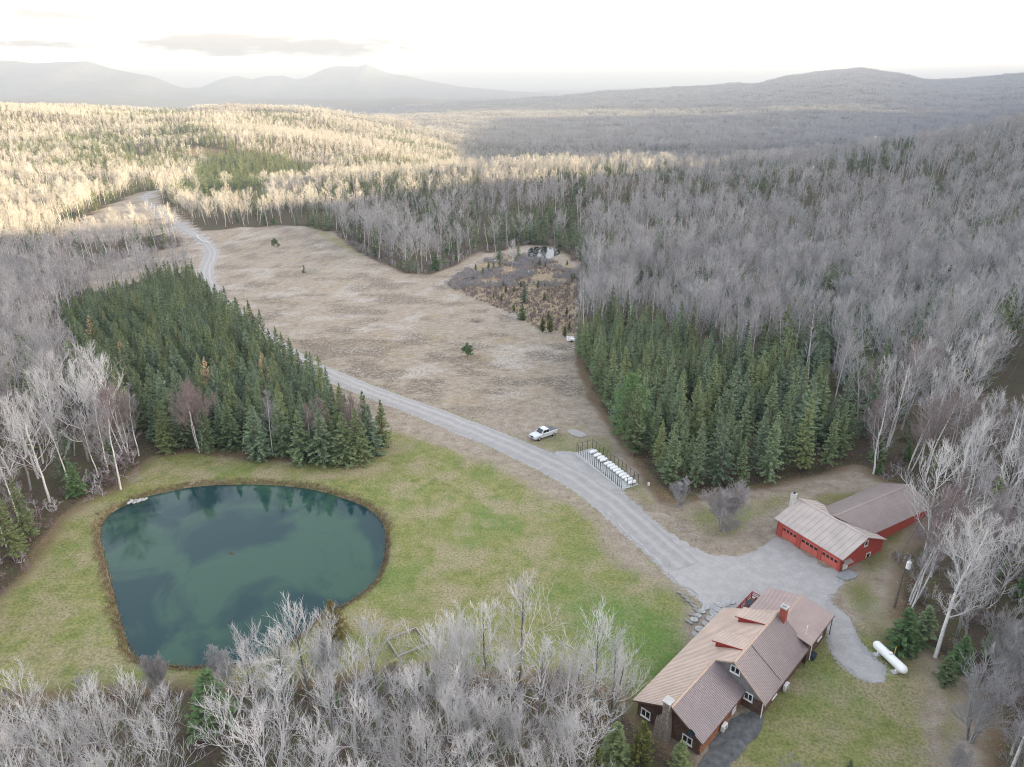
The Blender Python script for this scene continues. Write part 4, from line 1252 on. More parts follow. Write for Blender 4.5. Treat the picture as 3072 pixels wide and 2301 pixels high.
def window(parent, c, ax, nrm, w, h, panes=2, fr=.09, name="window"):
    """casement: c centre (local), ax along the wall, nrm outward"""
    c, ax, nrm = Vector(c), Vector(ax).normalized(), Vector(nrm).normalized(); up = Vector((0, 0, 1))
    def slab(m, u0, u1, v0, v1, d0, d1):
        P_ = [c + ax * u + up * v for u, v in ((u0, v0), (u1, v0), (u1, v1), (u0, v1))]
        m.hexa([p + nrm * d0 for p in P_], [p + nrm * d1 for p in P_])
    m = MB()
    slab(m, -w / 2, w / 2, h / 2 - fr, h / 2, 0, .09); slab(m, -w / 2, w / 2, -h / 2, -h / 2 + fr, 0, .09)
    slab(m, -w / 2, -w / 2 + fr, -h / 2 + fr, h / 2 - fr, 0, .088); slab(m, w / 2 - fr, w / 2, -h / 2 + fr, h / 2 - fr, 0, .088)
    o = m.obj(name, M_WHITE, parent)
    iw = (w - 2 * fr)
    for k in range(panes):
        u0 = -w / 2 + fr + iw * k / panes; u1 = -w / 2 + fr + iw * (k + 1) / panes
        g_ = MB(); slab(g_, u0 + .045, u1 - .045, -h / 2 + fr + .02, h / 2 - fr - .02, .01, .03); g_.obj("pane", M_GLASS, o)
        if k:
            s_ = MB(); slab(s_, u0 - .04, u0 + .04, -h / 2 + fr, h / 2 - fr, 0, .075); s_.obj("mullion", M_WHITE, o)
    sl = MB(); slab(sl, -w / 2 - .05, w / 2 + .05, -h / 2 - .06, -h / 2 - .002, 0, .14); sl.obj("sill", M_WHITE, o)
    return o

# ------------------------------------------------------------------ the long log house
hx0, hy0, hth = 12.783, 56.669, .754
HZ = 0.0
house = lf("log_house", hx0, hy0, hth, HZ, "long log house with brown ribbed metal roofs, two red dormers and a stone chimney", "house")
s1, s2, s3 = 8.85, 19.9, 26.6
hw, kk = 2.157, .513
e1, e2, e3, h3, e4, h4 = 4.5, 6.67, 8.26, 2.3, 10.66, 2.3
zl, zh = hw + kk * e1, hw + kk * e2
n5, nz5, n6, nz6, n7, nz7 = 2.65, 2.85, 6.97, 3.95, 10.97, 3.2
B0 = -1.2
# walls
m = MB()
m.prism([(.5, .5, B0), (e3 - .5, .5, B0), (e3 - .5, .5, h3 + .26), (e1, .5, zl - .12), (.5, .5, hw + .12)], (0, .22, 0))
logs(m, (.5, .5), (e3 - .5, .5), B0, 2.3, .13)
m.obj("south_wall", M_LOG, house)
m = MB(); m.box(e3 - .72, e3 - .5, .73, s1 + .39, B0, h3 + .1); logs(m, (e3 - .5, .5), (e3 - .5, s1 + .4), B0, 2.2, .13); m.obj("east_wall", M_LOG_WARM, house)
m = MB(); m.box(.5, .72, .73, s2 - .3, B0, hw + .1); logs(m, (.5, .5), (.5, s2 - .3), B0, 2.1, .13); m.obj("west_wall", M_LOG, house)
m = MB(); m.box(e4 - .72, e4 - .5, s1 + .72, s2 - .1, B0, h4 + .15); logs(m, (e4 - .5, s1 + .5), (e4 - .5, s2 - .1), B0, 2.2, .13); m.obj("east_wall", M_LOG, house)
m = MB(); m.box(e3 - .5, e4 - .5, s1 + .5, s1 + .71, B0, 2.0); logs(m, (e3 - .5, s1 + .5), (e4 - .5, s1 + .5), B0, 2.1, .13); m.obj("courtyard_wall", M_LOG, house)
# upper gable of weathered vertical boards (each board apart)
gable = MB().prism([(e1 - .4, s1 + .42, zl - .55), (e4 - .75, s1 + .42, 2.0), (e4 - .75, s1 + .42, 2.45), (e2, s1 + .42, zh - .12)], (0, .07, 0)).obj("upper_gable", M_GREY_BOARD, house)
x_ = e1 - .1
while x_ < e4 - .9:
    zt = min(zh - (x_ + .1 - e2) * .82, zh + (x_ - e2) * kk) - .16
    zb = max(zl - (x_ - e1) * .577 - .35, 2.02) if x_ < e3 else 2.02
    if zt > zb + .05: MB().box(x_, x_ + .21, s1 + .37, s1 + .418, zb, zt).obj("board", M_GREY_BOARD, gable)
    x_ += .235
# north wing
m = MB(); m.prism([(n5 + .5, s3 - .5, B0), (n7 - .5, s3 - .5, B0), (n7 - .5, s3 - .5, nz7), (n6, s3 - .5, nz6 - .12), (n5 + .5, s3 - .5, nz5)], (0, -.22, 0)); m.obj("north_wall", M_LOG, house)
m = MB(); m.box(n7 - .72, n7 - .5, s2 - .09, s3 - .73, B0, nz7 - .02); logs(m, (n7 - .5, s2 - .1), (n7 - .5, s3 - .5), B0, 2.9, .13); m.obj("east_wall", M_LOG, house)
m = MB(); m.box(n5 + .5, n5 + .72, s2 - .29, s3 - .73, B0, nz5 + .0); m.obj("west_wall", M_LOG, house)
# roofs
rW1 = roof_slope("roof", house, M_ROOF_LIT, (0, 0, hw), (0, s1, hw), (e1, s1, zl), (e1, 0, zl))
rW2 = roof_slope("roof", house, M_ROOF_LIT, (0, s1, hw), (0, s2, hw), (e2, s2, zh), (e2, s1, zh))
rE1 = roof_slope("roof", house, M_ROOF_BROWN, (e3, 0, h3), (e3, s1 + .40, h3), (e1, s1 + .40, zl), (e1, 0, zl))
rE2 = roof_slope("roof", house, M_ROOF_BROWN, (e4, s1, h4), (e4, s2, h4), (e2, s2, zh), (e2, s1, zh))
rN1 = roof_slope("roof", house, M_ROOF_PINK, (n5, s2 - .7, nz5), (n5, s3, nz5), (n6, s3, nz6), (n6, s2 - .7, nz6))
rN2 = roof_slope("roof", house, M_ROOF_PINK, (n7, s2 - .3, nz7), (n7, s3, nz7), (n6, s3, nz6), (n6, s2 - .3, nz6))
def cap(par, a, b, w=.16, mat=None):
    a, b = Vector(a), Vector(b); m = MB(); d = (b - a).normalized(); s_ = d.cross(Vector((0, 0, 1))).normalized() * w; u = Vector((0, 0, .05)); v = Vector((0, 0, -.04))
    m.hexa([a - s_ + v, a + s_ + v, b + s_ + v, b - s_ + v], [a - s_ * .3 + u, a + s_ * .3 + u, b + s_ * .3 + u, b - s_ * .3 + u]); return m.obj("ridge_cap", mat or M_TRIM, par)
cap(rW1, (e1, -.02, zl + .03), (e1, s1 + .1, zl + .03)); cap(rW2, (e2, s1 - .02, zh + .03), (e2, s2 + .02, zh + .03)); cap(rN1, (n6, s2 + .1, nz6 + .03), (n6, s3 + .02, nz6 + .03))
def fascia(par, a, b, h=.18, mat=None):
    m = MB(); a, b = Vector(a), Vector(b); d = (b - a).normalized(); s_ = Vector((d.y, -d.x, 0)).normalized() * .025
    lo = Vector((0, 0, -h)); m.hexa([a - s_ + lo, a + s_ + lo, b + s_ + lo, b - s_ + lo], [a - s_, a + s_, b + s_, b - s_]); return m.obj("fascia", mat or M_TRIM, par)
M_FASC = simple("fascia_brown", (.13, .075, .06), .6, .15)
fascia(rW1, (.0, -.03, hw - .01), (e1, -.03, zl - .01), mat=M_FASC); fascia(rE1, (e1, -.03, zl - .01), (e3, -.03, h3 - .01), mat=M_FASC)
fascia(rW2, (e1 + .1, s1 - .03, zl + .04), (e2, s1 - .03, zh - .01), mat=M_TRIM); fascia(rE2, (e2, s1 - .03, zh - .01), (e4, s1 - .03, h4 - .01), mat=M_TRIM)
fascia(rE2, (e4 + .03, s1, h4 - .02), (e4 + .03, s2, h4 - .02), .16, M_FASC); fascia(rE1, (e3 + .03, 0, h3 - .02), (e3 + .03, s1, h3 - .02), .16, M_FASC); fascia(rN2, (n7 + .03, s2, nz7 - .02), (n7 + .03, s3, nz7 - .02), .16, M_FASC)
fascia(rW2, (e2, s2 + .03, zh - .01), (e4, s2 + .03, h4 - .01), .2, M_FASC)
# dormers
for sa, sb in ((11.1, 13.3), (16.55, 18.75)):
    ez, zz = 2.95, 4.68
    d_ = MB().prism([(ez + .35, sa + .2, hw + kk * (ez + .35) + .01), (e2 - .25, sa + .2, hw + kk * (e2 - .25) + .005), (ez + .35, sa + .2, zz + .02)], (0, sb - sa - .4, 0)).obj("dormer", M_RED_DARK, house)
    roof_slope("dormer_roof", d_, M_ROOF_LIT, (ez, sa, zz), (ez, sb, zz), (e2 - .05, sb, zh + .06), (e2 - .05, sa, zh + .06))
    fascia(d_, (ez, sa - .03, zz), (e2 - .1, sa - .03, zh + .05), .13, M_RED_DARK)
    window(d_, (ez + .35, (sa + sb) / 2, 4.25), (0, 1, 0), (-1, 0, 0), 1.3, .55)
# windows and door
window(house, (1.52, .36, 1.08), (1, 0, 0), (0, -1, 0), 1.15, 1.05); window(house, (6.45, .36, 1.22), (1, 0, 0), (0, -1, 0), 1.15, .95)
window(house, (6.78, s1 + .36, 4.28), (1, 0, 0), (0, -1, 0), 1.1, .92); window(house, (8.62, s1 + .36, 1.80), (1, 0, 0), (0, -1, 0), .98, .98)
MB().box(e3 - .42, e3 - .34, 7.2, 8.1, -.3, 1.75).obj("door", M_WHITE, house)
window(house, (e4 - .36, 12.0, 1.3), (0, 1, 0), (1, 0, 0), 1.1, .9); window(house, (n7 - .36, 23.5, 1.9), (0, 1, 0), (1, 0, 0), 1.2, .9)
# stone chimney on the south gable: every stone a block of its own
gS = rng(41)
ch = MB().hexa([(2.95, -.5, B0), (4.75, -.5, B0), (4.75, .34, B0), (2.95, .34, B0)], [(3.15, -.5, 2.2), (4.6, -.5, 2.2), (4.6, .34, 2.2), (3.15, .34, 2.2)])
ch.hexa([(3.15, -.5, 2.2), (4.6, -.5, 2.2), (4.6, .34, 2.2), (3.15, .34, 2.2)], [(3.76, -.42, 2.9), (4.46, -.42, 2.9), (4.46, .38, 2.9), (3.76, .38, 2.9)])
ch.box(3.76, 4.46, -.42, .38, 2.9, 4.98)
chim = ch.obj("stone_chimney", M_STONE, house)
z_ = B0
while z_ < 4.9:
    w0, w1 = (2.95 + .06 * (z_ - B0), 4.75 - .045 * (z_ - B0)) if z_ < 2.15 else ((3.2, 4.6) if z_ < 2.6 else (3.76, 4.46))
    x_ = w0; hh = gS.uniform(.2, .3)
    while x_ < w1 - .1:
        ww = min(gS.uniform(.22, .42), w1 - x_); d0 = gS.uniform(.03, .08)
        MB().box(x_ + .015, x_ + ww - .015, -.5 - d0 if z_ < 2.4 else -.42 - d0, -.46 if z_ < 2.4 else -.40, z_ + .015, min(z_ + hh - .015, 4.95)).obj("stone", M_STONE, chim, bevel=.03)
        x_ += ww
    z_ += hh
MB().box(3.66, 4.56, -.52, .48, 4.985, 5.12).obj("chimney_cap", M_CONCRETE, chim)
bc = MB().box(7.05, 7.72, 19.05, 19.75, 4.2, 6.75).obj("brick_chimney", M_BRICK, house)
MB().box(6.98, 7.79, 18.98, 19.82, 6.752, 6.92).obj("chimney_cap", M_CONCRETE, bc)
MB().box(7.18, 7.59, 19.18, 19.62, 6.922, 7.12).obj("flue", M_STONE_GREY, bc)
MB().box(6.96, 7.0, 19.0, 19.8, 4.9, 5.6).obj("flashing", M_GALV, bc)
for zc in np.arange(5.0, 6.7, .085):
    MB().box(7.035, 7.735, 19.035, 19.765, zc, zc + .065).obj("brick_course", M_BRICK, bc)
MB().tube([(9.9, 20.5, 3.6), (9.9, 20.5, 4.75), (9.9, 20.68, 4.83)], .05, 8).obj("vent_pipe", M_WHITE, house)
MB().tube([(10.85, 20.3, .6), (10.85, 20.3, 2.7), (10.85, 20.55, 2.85), (10.85, 20.75, 2.7)], .06, 8).obj("vent_pipe", M_WHITE, house)
MB().tube([(6.84, 12.5, 5.50), (10.4, 12.9, 2.58)], .03, 6).obj("roof_seam", M_BLACK, house)
MB().tube([(n7 - .1, s3 - .15, nz7 - .15), (n7 - .1, s3 - .15, .1), (n7 + .3, s3 + .9, .08)], .055, 8).obj("downspout", M_BLACK, house)
MB().tube([(e4 + .05, 19.3, h4 - .2), (e4 + .05, 19.3, .1), (e4 + 1.2, 20.0, .08)], .055, 8).obj("downspout", M_BLACK, house)
MB().tube([(e4 - .35, s1 + .15, h4 - .2), (e4 - .35, s1 + .15, .0)], .055, 8).obj("downspout", M_WHITE, house)
ds = MB()
for i in range(6):
    a0, a1 = i / 6 * .42, (i + 1) / 6 * .42
    for k in range(14):
        t0, t1 = 2 * PI * k / 14, 2 * PI * (k + 1) / 14
        f_ = lambda a, t_: (7.05 + a * math.cos(t_), -.15 - a * a * .5 + .12 * math.sin(t_) * a, 3.05 + a * math.sin(t_))
        ds.add([f_(a0, t0), f_(a1, t0), f_(a1, t1), f_(a0, t1)], [(0, 1, 2, 3)])
ds.tube([(7.05, -.15, 3.05), (7.05, .25, 2.85)], .03, 6); ds.tube([(7.05, -.2, 2.8), (7.05, -.55, 3.1)], .02, 6)
ds.obj("satellite_dish", M_DARK, house)
# deck with red railing
dk_ = MB().box(.75, 3.1, 21.3, 26.4, .25, .33).obj("deck", simple("deck_boards", (.16, .075, .06), .8, .2), house)
for (x, y) in ((.82, 21.4), (.82, 23.1), (.82, 24.8), (.82, 26.3), (1.9, 26.3), (2.9, 26.3)):
    MB().box(x - .06, x + .06, y - .06, y + .06, -.9, 1.3).obj("post", M_RED_DARK, dk_)
for zz in (.75, 1.05, 1.3):
    MB().box(.78, .86, 21.35, 26.35, zz - .03, zz + .03).obj("rail", M_RED_DARK, dk_); MB().box(.87, 3.0, 26.26, 26.34, zz - .031, zz + .029).obj("rail", M_RED_DARK, dk_)

def on_house(x, y, z=0):
    """house local -> world"""
    st, ct = math.sin(hth), math.cos(hth)
    return (hx0 + y * st + x * ct, hy0 + y * ct - x * st, HZ + z)
def small(name, loc, rz, label, cat, group=None): return empty(name, loc, rz, label, cat, group)
# patio table
tb = small("patio_table", on_house(1.55, 24.4, .33), -hth, "round dark patio table on the red railed deck", "table")
MB().tube([(0, 0, .68), (0, 0, .72)], [.55, .55], 18).obj("table_top", M_DARK, tb); MB().tube([(0, 0, 0), (0, 0, .68)], .04, 8).obj("leg", M_BLACK, tb); MB().tube([(0, 0, 0), (0, 0, .03)], .25, 12).obj("base", M_BLACK, tb)
pc = small("patio_chair", on_house(1.9, 25.4, .33), -hth + .6, "reddish patio chair beside the dark round deck table", "chair")
MB().box(-.22, .22, -.22, .22, .40, .45).obj("seat", M_RED_DARK, pc); MB().box(-.22, .22, .18, .22, .45, .9).obj("backrest", M_RED_DARK, pc)
for a in (-.2, .2):
    for b in (-.2, .2): MB().box(a - .02, a + .02, b - .02, b + .02, 0, .40).obj("leg", M_RED_DARK, pc)
# heat pumps and generator
def heat_pump(loc, label):
    o = small("heat_pump", loc, -hth, label, "heat pump", "white heat pumps along the house")
    MB().box(0, .36, -.45, .45, .25, .95).obj("casing", M_WHITE, o, bevel=.03)
    f = MB(); 
    for k in range(20):
        a, b = 2 * PI * k / 20, 2 * PI * (k + 1) / 20
        f.add([(.365, .30 * math.cos(a), .6 + .30 * math.sin(a)), (.365, .30 * math.cos(b), .6 + .30 * math.sin(b)), (.365, .24 * math.cos(b), .6 + .24 * math.sin(b)), (.365, .24 * math.cos(a), .6 + .24 * math.sin(a))], [(0, 1, 2, 3)])
    for k in range(7): f.box(.362, .37, -.28, .28, .36 + k * .075, .37 + k * .075)
    f.obj("fan_grille", M_BLACK, o)
    for y in (-.4, .4): MB().box(.02, .34, y - .03, y + .03, -.3, .25).obj("leg", M_GALV, o)
heat_pump(on_house(e4 - .25, 14.6, .0), "white heat pump on the wall under the long eave facing the propane tank")
heat_pump(on_house(e3 - .25, 4.9, .0), "white heat pump in the courtyard beside the dark wet gravel")
gn_ = small("generator", on_house(10.85, 21.35, -.1), -hth, "dark standby generator on a pale pad behind the house", "generator")
MB().box(-.45, .55, -.6, .6, 0, .12).obj("pad", M_CONCRETE, gn_); MB().hexa([(-.3, -.45, .121), (.35, -.45, .121), (.35, .45, .121), (-.3, .45, .121)], [(-.25, -.4, .8), (.3, -.4, .8), (.3, .4, .8), (-.25, .4, .8)]).obj("housing", M_DARK, gn_, bevel=.05)
MB().box(-.33, .38, -.48, .48, .802, .86).obj("lid", M_DARK, gn_, bevel=.03)
# stone steps and border stones west of the house
gS = rng(43)
_steps = [(1502, 1372), (1513, 1360), (1524, 1349), (1533, 1338), (1541, 1328), (1549, 1318), (1557, 1309), (1567, 1303), (1580, 1302), (1500, 1340), (1508, 1331), (1517, 1322), (1524, 1313)]
for i, (a, b) in enumerate(_steps):
    p = at(a, b); w, l = gS.uniform(.45, .75), gS.uniform(.4, .6)
    pts = [(math.cos(t_) * w * gS.uniform(.8, 1.15), math.sin(t_) * l * gS.uniform(.8, 1.15)) for t_ in np.linspace(0, 2 * PI, 8)[:-1]]
    o = MB().prism([(x, y, 0) for x, y in pts][::-1], (0, 0, .16)).obj("flagstone", M_STONE_GREY, None, bevel=.03)
    o.location = (p.x, p.y, p.z + .02); o.rotation_euler = (0, 0, gS.random() * 6)
    tag(o, "flat grey flagstone in the walk along the tan roof side of the house", "stone", "flagstones west of the house")
for i, (a, b) in enumerate([(1470, 1283), (1480, 1292), (1490, 1301), (1499, 1311), (1506, 1322), (1497, 1331), (1488, 1345)]):
    p = at(a, b); o = MB().tube([(-.55, 0, .12), (.55, 0, .15)], [.17, .14], 8).obj("border_log", M_TIMBER, None)
    o.location = (p.x, p.y, p.z); o.rotation_euler = (0, 0, gS.uniform(-1.1, -.4))
    tag(o, "weathered grey log edging the lawn bank above the house steps", "log", "log edging by the house")

# ------------------------------------------------------------------ red garage with long barn wing
gx0, gy0, gth = 39.698, 90.023, 1.05
gar = lf("red_garage", gx0, gy0, gth, 0.0, "red three door garage with pale metal roof and a long brown roofed barn wing", "garage")
GL, GW, GE, GR = 10.97, 9.0, 2.8, 4.75
D = [(.95, 3.45), (4.25, 7.15), (7.8, 10.4)]
m = MB()
edges = [0.0] + [v for d in D for v in d] + [GL]
for i in range(0, len(edges), 2): m.box(edges[i], edges[i + 1], 0, .2, -1.0, GE - .02)
for d in D: m.box(d[0], d[1], .002, .198, 2.12, GE - .02)
fw_ = m.obj("front_wall", M_RED, gar)
for i in range(0, len(edges), 2):
    x = edges[i] + .05
    while x < edges[i + 1] - .05:
        MB().box(x, x + .05, -.03, -.001, -.9, GE - .1).obj("batten", M_RED, fw_); x += .3
for k, d in enumerate(D):
    dr = MB().box(d[0] + .01, d[1] - .01, .10, .16, -.3, 2.118).obj("garage_door", M_RED_DOOR, gar)
    n = 4; w = (d[1] - d[0]) / n
    for j in range(n):
        a = d[0] + j * w
        MB().box(a + .03, a + w - .03, .07, .099, -.28, 1.15).obj("panel", M_RED_DOOR, dr)
        MB().box(a + .12, a + w - .10, .072, .098, 1.42, 1.80).obj("pane", M_GLASS, dr)
        MB().box(a + .03, a + w - .03, .074, .0985, 1.86, 2.10).obj("panel", M_RED_DOOR, dr)
m = MB().prism([(GL, 0, -1.2), (GL, GW, -1.2), (GL, GW, GE), (GL, GW / 2, GR - .1), (GL, 0, GE)], (-.2, 0, 0)); gw = m.obj("gable_wall", M_RED, gar)
y = .25
while y < GW:
    zt = GE + (GR - GE) * (1 - abs(y - GW / 2) / (GW / 2)) - .15
    if not (.3 < y < 1.55): MB().box(GL + .001, GL + .03, y, y + .05, -1.1, zt).obj("batten", M_RED, gw)
    y += .32
MB().prism([(0, 0, -1.0), (0, GW, -1.0), (0, GW, GE), (0, GW / 2, GR - .1), (0, 0, GE)], (.2, 0, 0)).obj("gable_wall", M_RED, gar)
MB().box(.2, GL - .2, GW - .2, GW, -1, GE).obj("back_wall", M_RED, gar)
window(gar, (GL + .0, 4.85, 3.45), (0, 1, 0), (1, 0, 0), .8, .85, 1); window(gar, (GL + .0, 5.95, .92), (0, 1, 0), (1, 0, 0), .95, 1.2, 1)
gd = MB().box(GL + .031, GL + .09, .45, 1.5, -.5, 1.62).obj("door", M_WHITE, gar)
MB().box(GL + .091, GL + .13, .55, .62, .5, .6).obj("handle", M_BLACK, gd)
MB().hexa([(GL + .03, .3, 2.1), (GL + .68, .25, 1.88), (GL + .68, 1.75, 1.88), (GL + .03, 1.75, 2.1)], [(GL + .03, .3, 2.15), (GL + .68, .25, 1.93), (GL + .68, 1.75, 1.93), (GL + .03, 1.75, 2.15)]).obj("awning", M_ROOF_BARN, gar)
# pale roof: each metal panel its own piece
ov = .4
for nm, ye, ze in (("roof_front", -ov, GE), ("roof_back", GW + .14, GE + .03)):
    rf = MB().hexa([(-ov, ye, ze - .10), (GL + ov, ye, ze - .10), (GL + ov, GW / 2, GR - .10), (-ov, GW / 2, GR - .10)], [(-ov, ye, ze - .03), (GL + ov, ye, ze - .03), (GL + ov, GW / 2, GR - .03), (-ov, GW / 2, GR - .03)]).obj("roof", M_ROOF_GARAGE, gar)
    npn = 14; pw = (GL + 2 * ov) / npn
    for k in range(npn):
        a, b = -ov + k * pw + .012, -ov + (k + 1) * pw - .012
        q = MB().hexa([(a, ye, ze - .028), (b, ye, ze - .028), (b, GW / 2, GR - .028), (a, GW / 2, GR - .028)], [(a, ye, ze), (b, ye, ze), (b, GW / 2, GR), (a, GW / 2, GR)])
        q.hexa([(a - .012, ye, ze + .001), (a + .03, ye, ze + .001), (a + .03, GW / 2, GR + .001), (a - .012, GW / 2, GR + .001)], [(a - .012, ye, ze + .045), (a + .03, ye, ze + .045), (a + .03, GW / 2, GR + .045), (a - .012, GW / 2, GR + .045)])
        q.obj("roof_panel", M_ROOF_GARAGE, rf)
cap(gar, (-ov, GW / 2, GR + .05), (GL + ov, GW / 2, GR + .05), .2, M_ROOF_GARAGE)
# barn wing
BN, BR, BRZ, BEZ, BE0, BE1 = 22.65, 5.7, 4.96, 3.08, 1.5, 9.8
roof_slope("barn_roof", gar, M_ROOF_BARN, (BE0, GW * .62, BEZ), (BE0, BN, BEZ), (BR, BN, BRZ), (BR, GW * .52, BRZ), rib=.3)
roof_slope("barn_roof", gar, M_ROOF_BARN, (BE1, GW * .9, BEZ), (BE1, BN, BEZ), (BR, BN, BRZ), (BR, GW * .52, BRZ), rib=.3)
cap(gar, (BR, GW * .52, BRZ + .03), (BR, BN, BRZ + .03), .18, M_ROOF_BARN)
m = MB(); m.box(BE0 + .4, BE0 + .6, GW, BN - .4, -1.2, BEZ - .05); m.box(BE1 - .6, BE1 - .4, GW, BN - .4, -1.5, BEZ - .05)
m.prism([(BE0 + .4, BN - .4, -1.2), (BE1 - .4, BN - .4, -1.2), (BE1 - .4, BN - .4, BEZ + .05), (BR, BN - .4, BRZ - .12), (BE0 + .4, BN - .4, BEZ + .05)], (0, -.2, 0)); m.obj("barn_wall", M_RED, gar)
gc = MB().box(-.75, -.22, 3.0, 3.75, -1, 5.75).obj("chimney", simple("chimney_block", (.52, .50, .47), .9, .2, 4, bump=.4), gar)
MB().box(-.80, -.17, 2.95, 3.80, 5.752, 5.86).obj("chimney_cap", M_CONCRETE, gc); MB().tube([(-.48, 3.38, 5.862), (-.48, 3.38, 6.15)], .16, 10).obj("flue", M_BLACK, gc)
for zc in np.arange(2.6, 5.7, .21): MB().box(-.77, -.20, 2.98, 3.77, zc, zc + .185).obj("block_course", gc.data.materials[0], gc)
def on_gar(x, y, z=0):
    st, ct = math.sin(gth), math.cos(gth)
    return (gx0 + y * st + x * ct, gy0 + y * ct - x * st, z)
sl = MB().prism([(11.4, -1.5, 0), (12.7, -1.1, 0), (13.1, .3, 0), (12.8, 1.6, 0), (11.45, 1.4, 0), (11.3, 0, 0)], (0, 0, .25)).obj("door_slab", M_CONCRETE_DK, None, bevel=.03)
sl.location = (gx0, gy0, -.02); sl.rotation_euler = (0, 0, -gth)
_c = on_gar(12, 0); sl.location.z = hz1(_c[0], _c[1]) - .08
tag(sl, "rounded grey concrete slab in front of the white garage side door", "slab")
M_APRON = MB().box(.2, GL - .1, -.75, -.04, -.3, .0).obj("concrete_sill", M_CONCRETE_DK, None); M_APRON.location = (gx0, gy0, .06); M_APRON.rotation_euler = (0, 0, -gth)
tag(M_APRON, "narrow grey concrete strip along the foot of the garage doors", "slab")

# ------------------------------------------------------------------ big propane tank behind the house
def capsule(L, r, n=20, rings=6):
    m = MB(); pts, rr = [], []
    for i in range(rings + 1):
        a = PI / 2 * (1 - i / rings); pts.append((-(L / 2 - r) - r * math.sin(a), 0, 0)); rr.append(max(r * math.cos(a), .005))
    for i in range(rings + 1):
        a = PI / 2 * i / rings; pts.append(((L / 2 - r) + r * math.sin(a), 0, 0)); rr.append(max(r * math.cos(a), .005))
    m.tube(pts, rr, n); return m
M_TANK = simple("tank_white", (.82, .82, .80), .35, .05, 1.5, spec=.5)
ta, tb_ = at_z((2400 + 955 / 4.1425) / K, (1680 + 1110 / 4.1425) / K, .75), at_z((2400 + 1260 / 4.1425) / K, (1680 + 1400 / 4.1425) / K, .75)
tc = (ta + tb_) / 2; ang_t = math.atan2(tb_.y - ta.y, tb_.x - ta.x)
tank = empty("propane_tank", (tc.x, tc.y, hz1(tc.x, tc.y)), ang_t, "large white propane tank lying on blocks in the gravel behind the house", "propane tank")
o = capsule(4.88, .52).obj("shell", M_TANK, tank, True); o.location = (0, 0, .78)
MB().tube([(0, 0, 1.27), (0, 0, 1.42), (0, 0, 1.46)], [.22, .22, .12], 14).obj("dome_lid", M_TANK, tank, True)
for x in (-1.35, 1.45):
    f_ = MB().box(x - .1, x + .1, -.42, .42, .13, .42).obj("saddle", M_TANK, tank); MB().box(x - .3, x + .3, -.85, .6, -.15, .129).obj("block", M_CONCRETE, tank)
# ------------------------------------------------------------------ fenced tank pad
PADZ = max(at(*q).z for q in ((1243, 977), (1341, 1057), (1382, 1046), (1280, 968))) + .12
pc_ = [at_z((1560 + a / 5.53) / K, (1260 + b / 5.53) / K, PADZ) for a, b in ((920, 535), (1670, 1150), (1985, 1065), (1200, 470))]
pd = (pc_[1] - pc_[0]); padL = pd.length; padA = math.atan2(pd.y, pd.x); padW = ((pc_[2] - pc_[1]).length + (pc_[3] - pc_[0]).length) / 2
pad = MB().box(0, padL, 0, padW, -1.0, 0).obj("concrete_pad", M_CONCRETE, None, bevel=.02); pad.location = pc_[0]; pad.rotation_euler = (0, 0, padA)
tag(pad, "long pale concrete pad beside the gravel road under the white tanks", "slab")
for k in range(1, 6): MB().box(padL * k / 6 - .01, padL * k / 6 + .01, .01, padW - .01, -.01, .004).obj("joint", M_CONCRETE_DK, pad)
def on_pad(x, y, z=0): return Vector((pc_[0].x + x * math.cos(padA) - y * math.sin(padA), pc_[0].y + x * math.sin(padA) + y * math.cos(padA), PADZ + z))
_hump = [(1270, 485), (1335, 540), (1398, 583), (1442, 617), (1508, 678), (1560, 715), (1608, 752), (1652, 790), (1700, 828), (1750, 868), (1800, 905), (1852, 942), (1912, 985)]
_shell = capsule(1.6, .31, 14, 4).mesh("shell", M_TANK, True); _leg = MB().box(-.06, .06, -.3, .3, 0, .32).mesh("leg", M_CONCRETE_DK); _lid = MB().tube([(0, 0, .73), (0, 0, .86)], [.13, .11], 10).mesh("dome_lid", M_TANK)
_ord = "first second third fourth fifth sixth seventh eighth ninth tenth eleventh twelfth thirteenth".split()
for i, (a, b) in enumerate(_hump):
    w = at_z((1560 + a / 5.53) / K, (1260 + b / 5.53) / K, PADZ + .75)
    xx = (w - pc_[0]).x * math.cos(padA) + (w - pc_[0]).y * math.sin(padA)
    e = empty("small_propane_tank", on_pad(xx, padW - 1.05), padA + PI / 2, "%s white propane tank in the fenced row, counted from the pickup end" % _ord[i], "propane tank", "white tanks on the fenced pad")
    place("shell", _shell, e, (0, 0, .42)); place("dome_lid", _lid, e); place("leg", _leg, e, (-.45, 0, 0)); place("leg", _leg, e, (.45, 0, 0))
fe = empty("black_fence", on_pad(0, 0), padA, "black metal post fence round the concrete pad of white tanks", "fence")
_post = MB().box(-.03, .03, -.03, .03, 0, 1.9).mesh("post", M_BLACK); _bar = MB().box(-.012, .012, -.012, .012, .1, 1.75).mesh("bar", M_BLACK)
x = .12; npst = 24
for k in range(npst + 1):
    xx = .12 + (padL - .24) * k / npst
    place("post", _post, fe, (xx, .22, 0))
    if k % 2 == 0: place("post", _post, fe, (xx, padW - .12, 0))
for yy in (1.35, 2.5): 
    place("post", _post, fe, (.12, yy, 0)); place("post", _post, fe, (padL - .12, yy, 0))
m_rail = lambda: M_BLACK
for a, b in (((.12, padW - .12), (padL - .12, padW - .12)), ((.12, .22), (.12, padW - .12)), ((padL - .12, .22), (padL - .12, padW - .12)), ((padL * .42, .22), (padL - .12, .22))):
    for zz in (1.86,) if a[1] > 1 or a[0] == b[0] else (1.86, .2):
        MB().tube([(a[0], a[1], zz), (b[0], b[1], zz)], .022, 6).obj("rail", M_BLACK, fe)
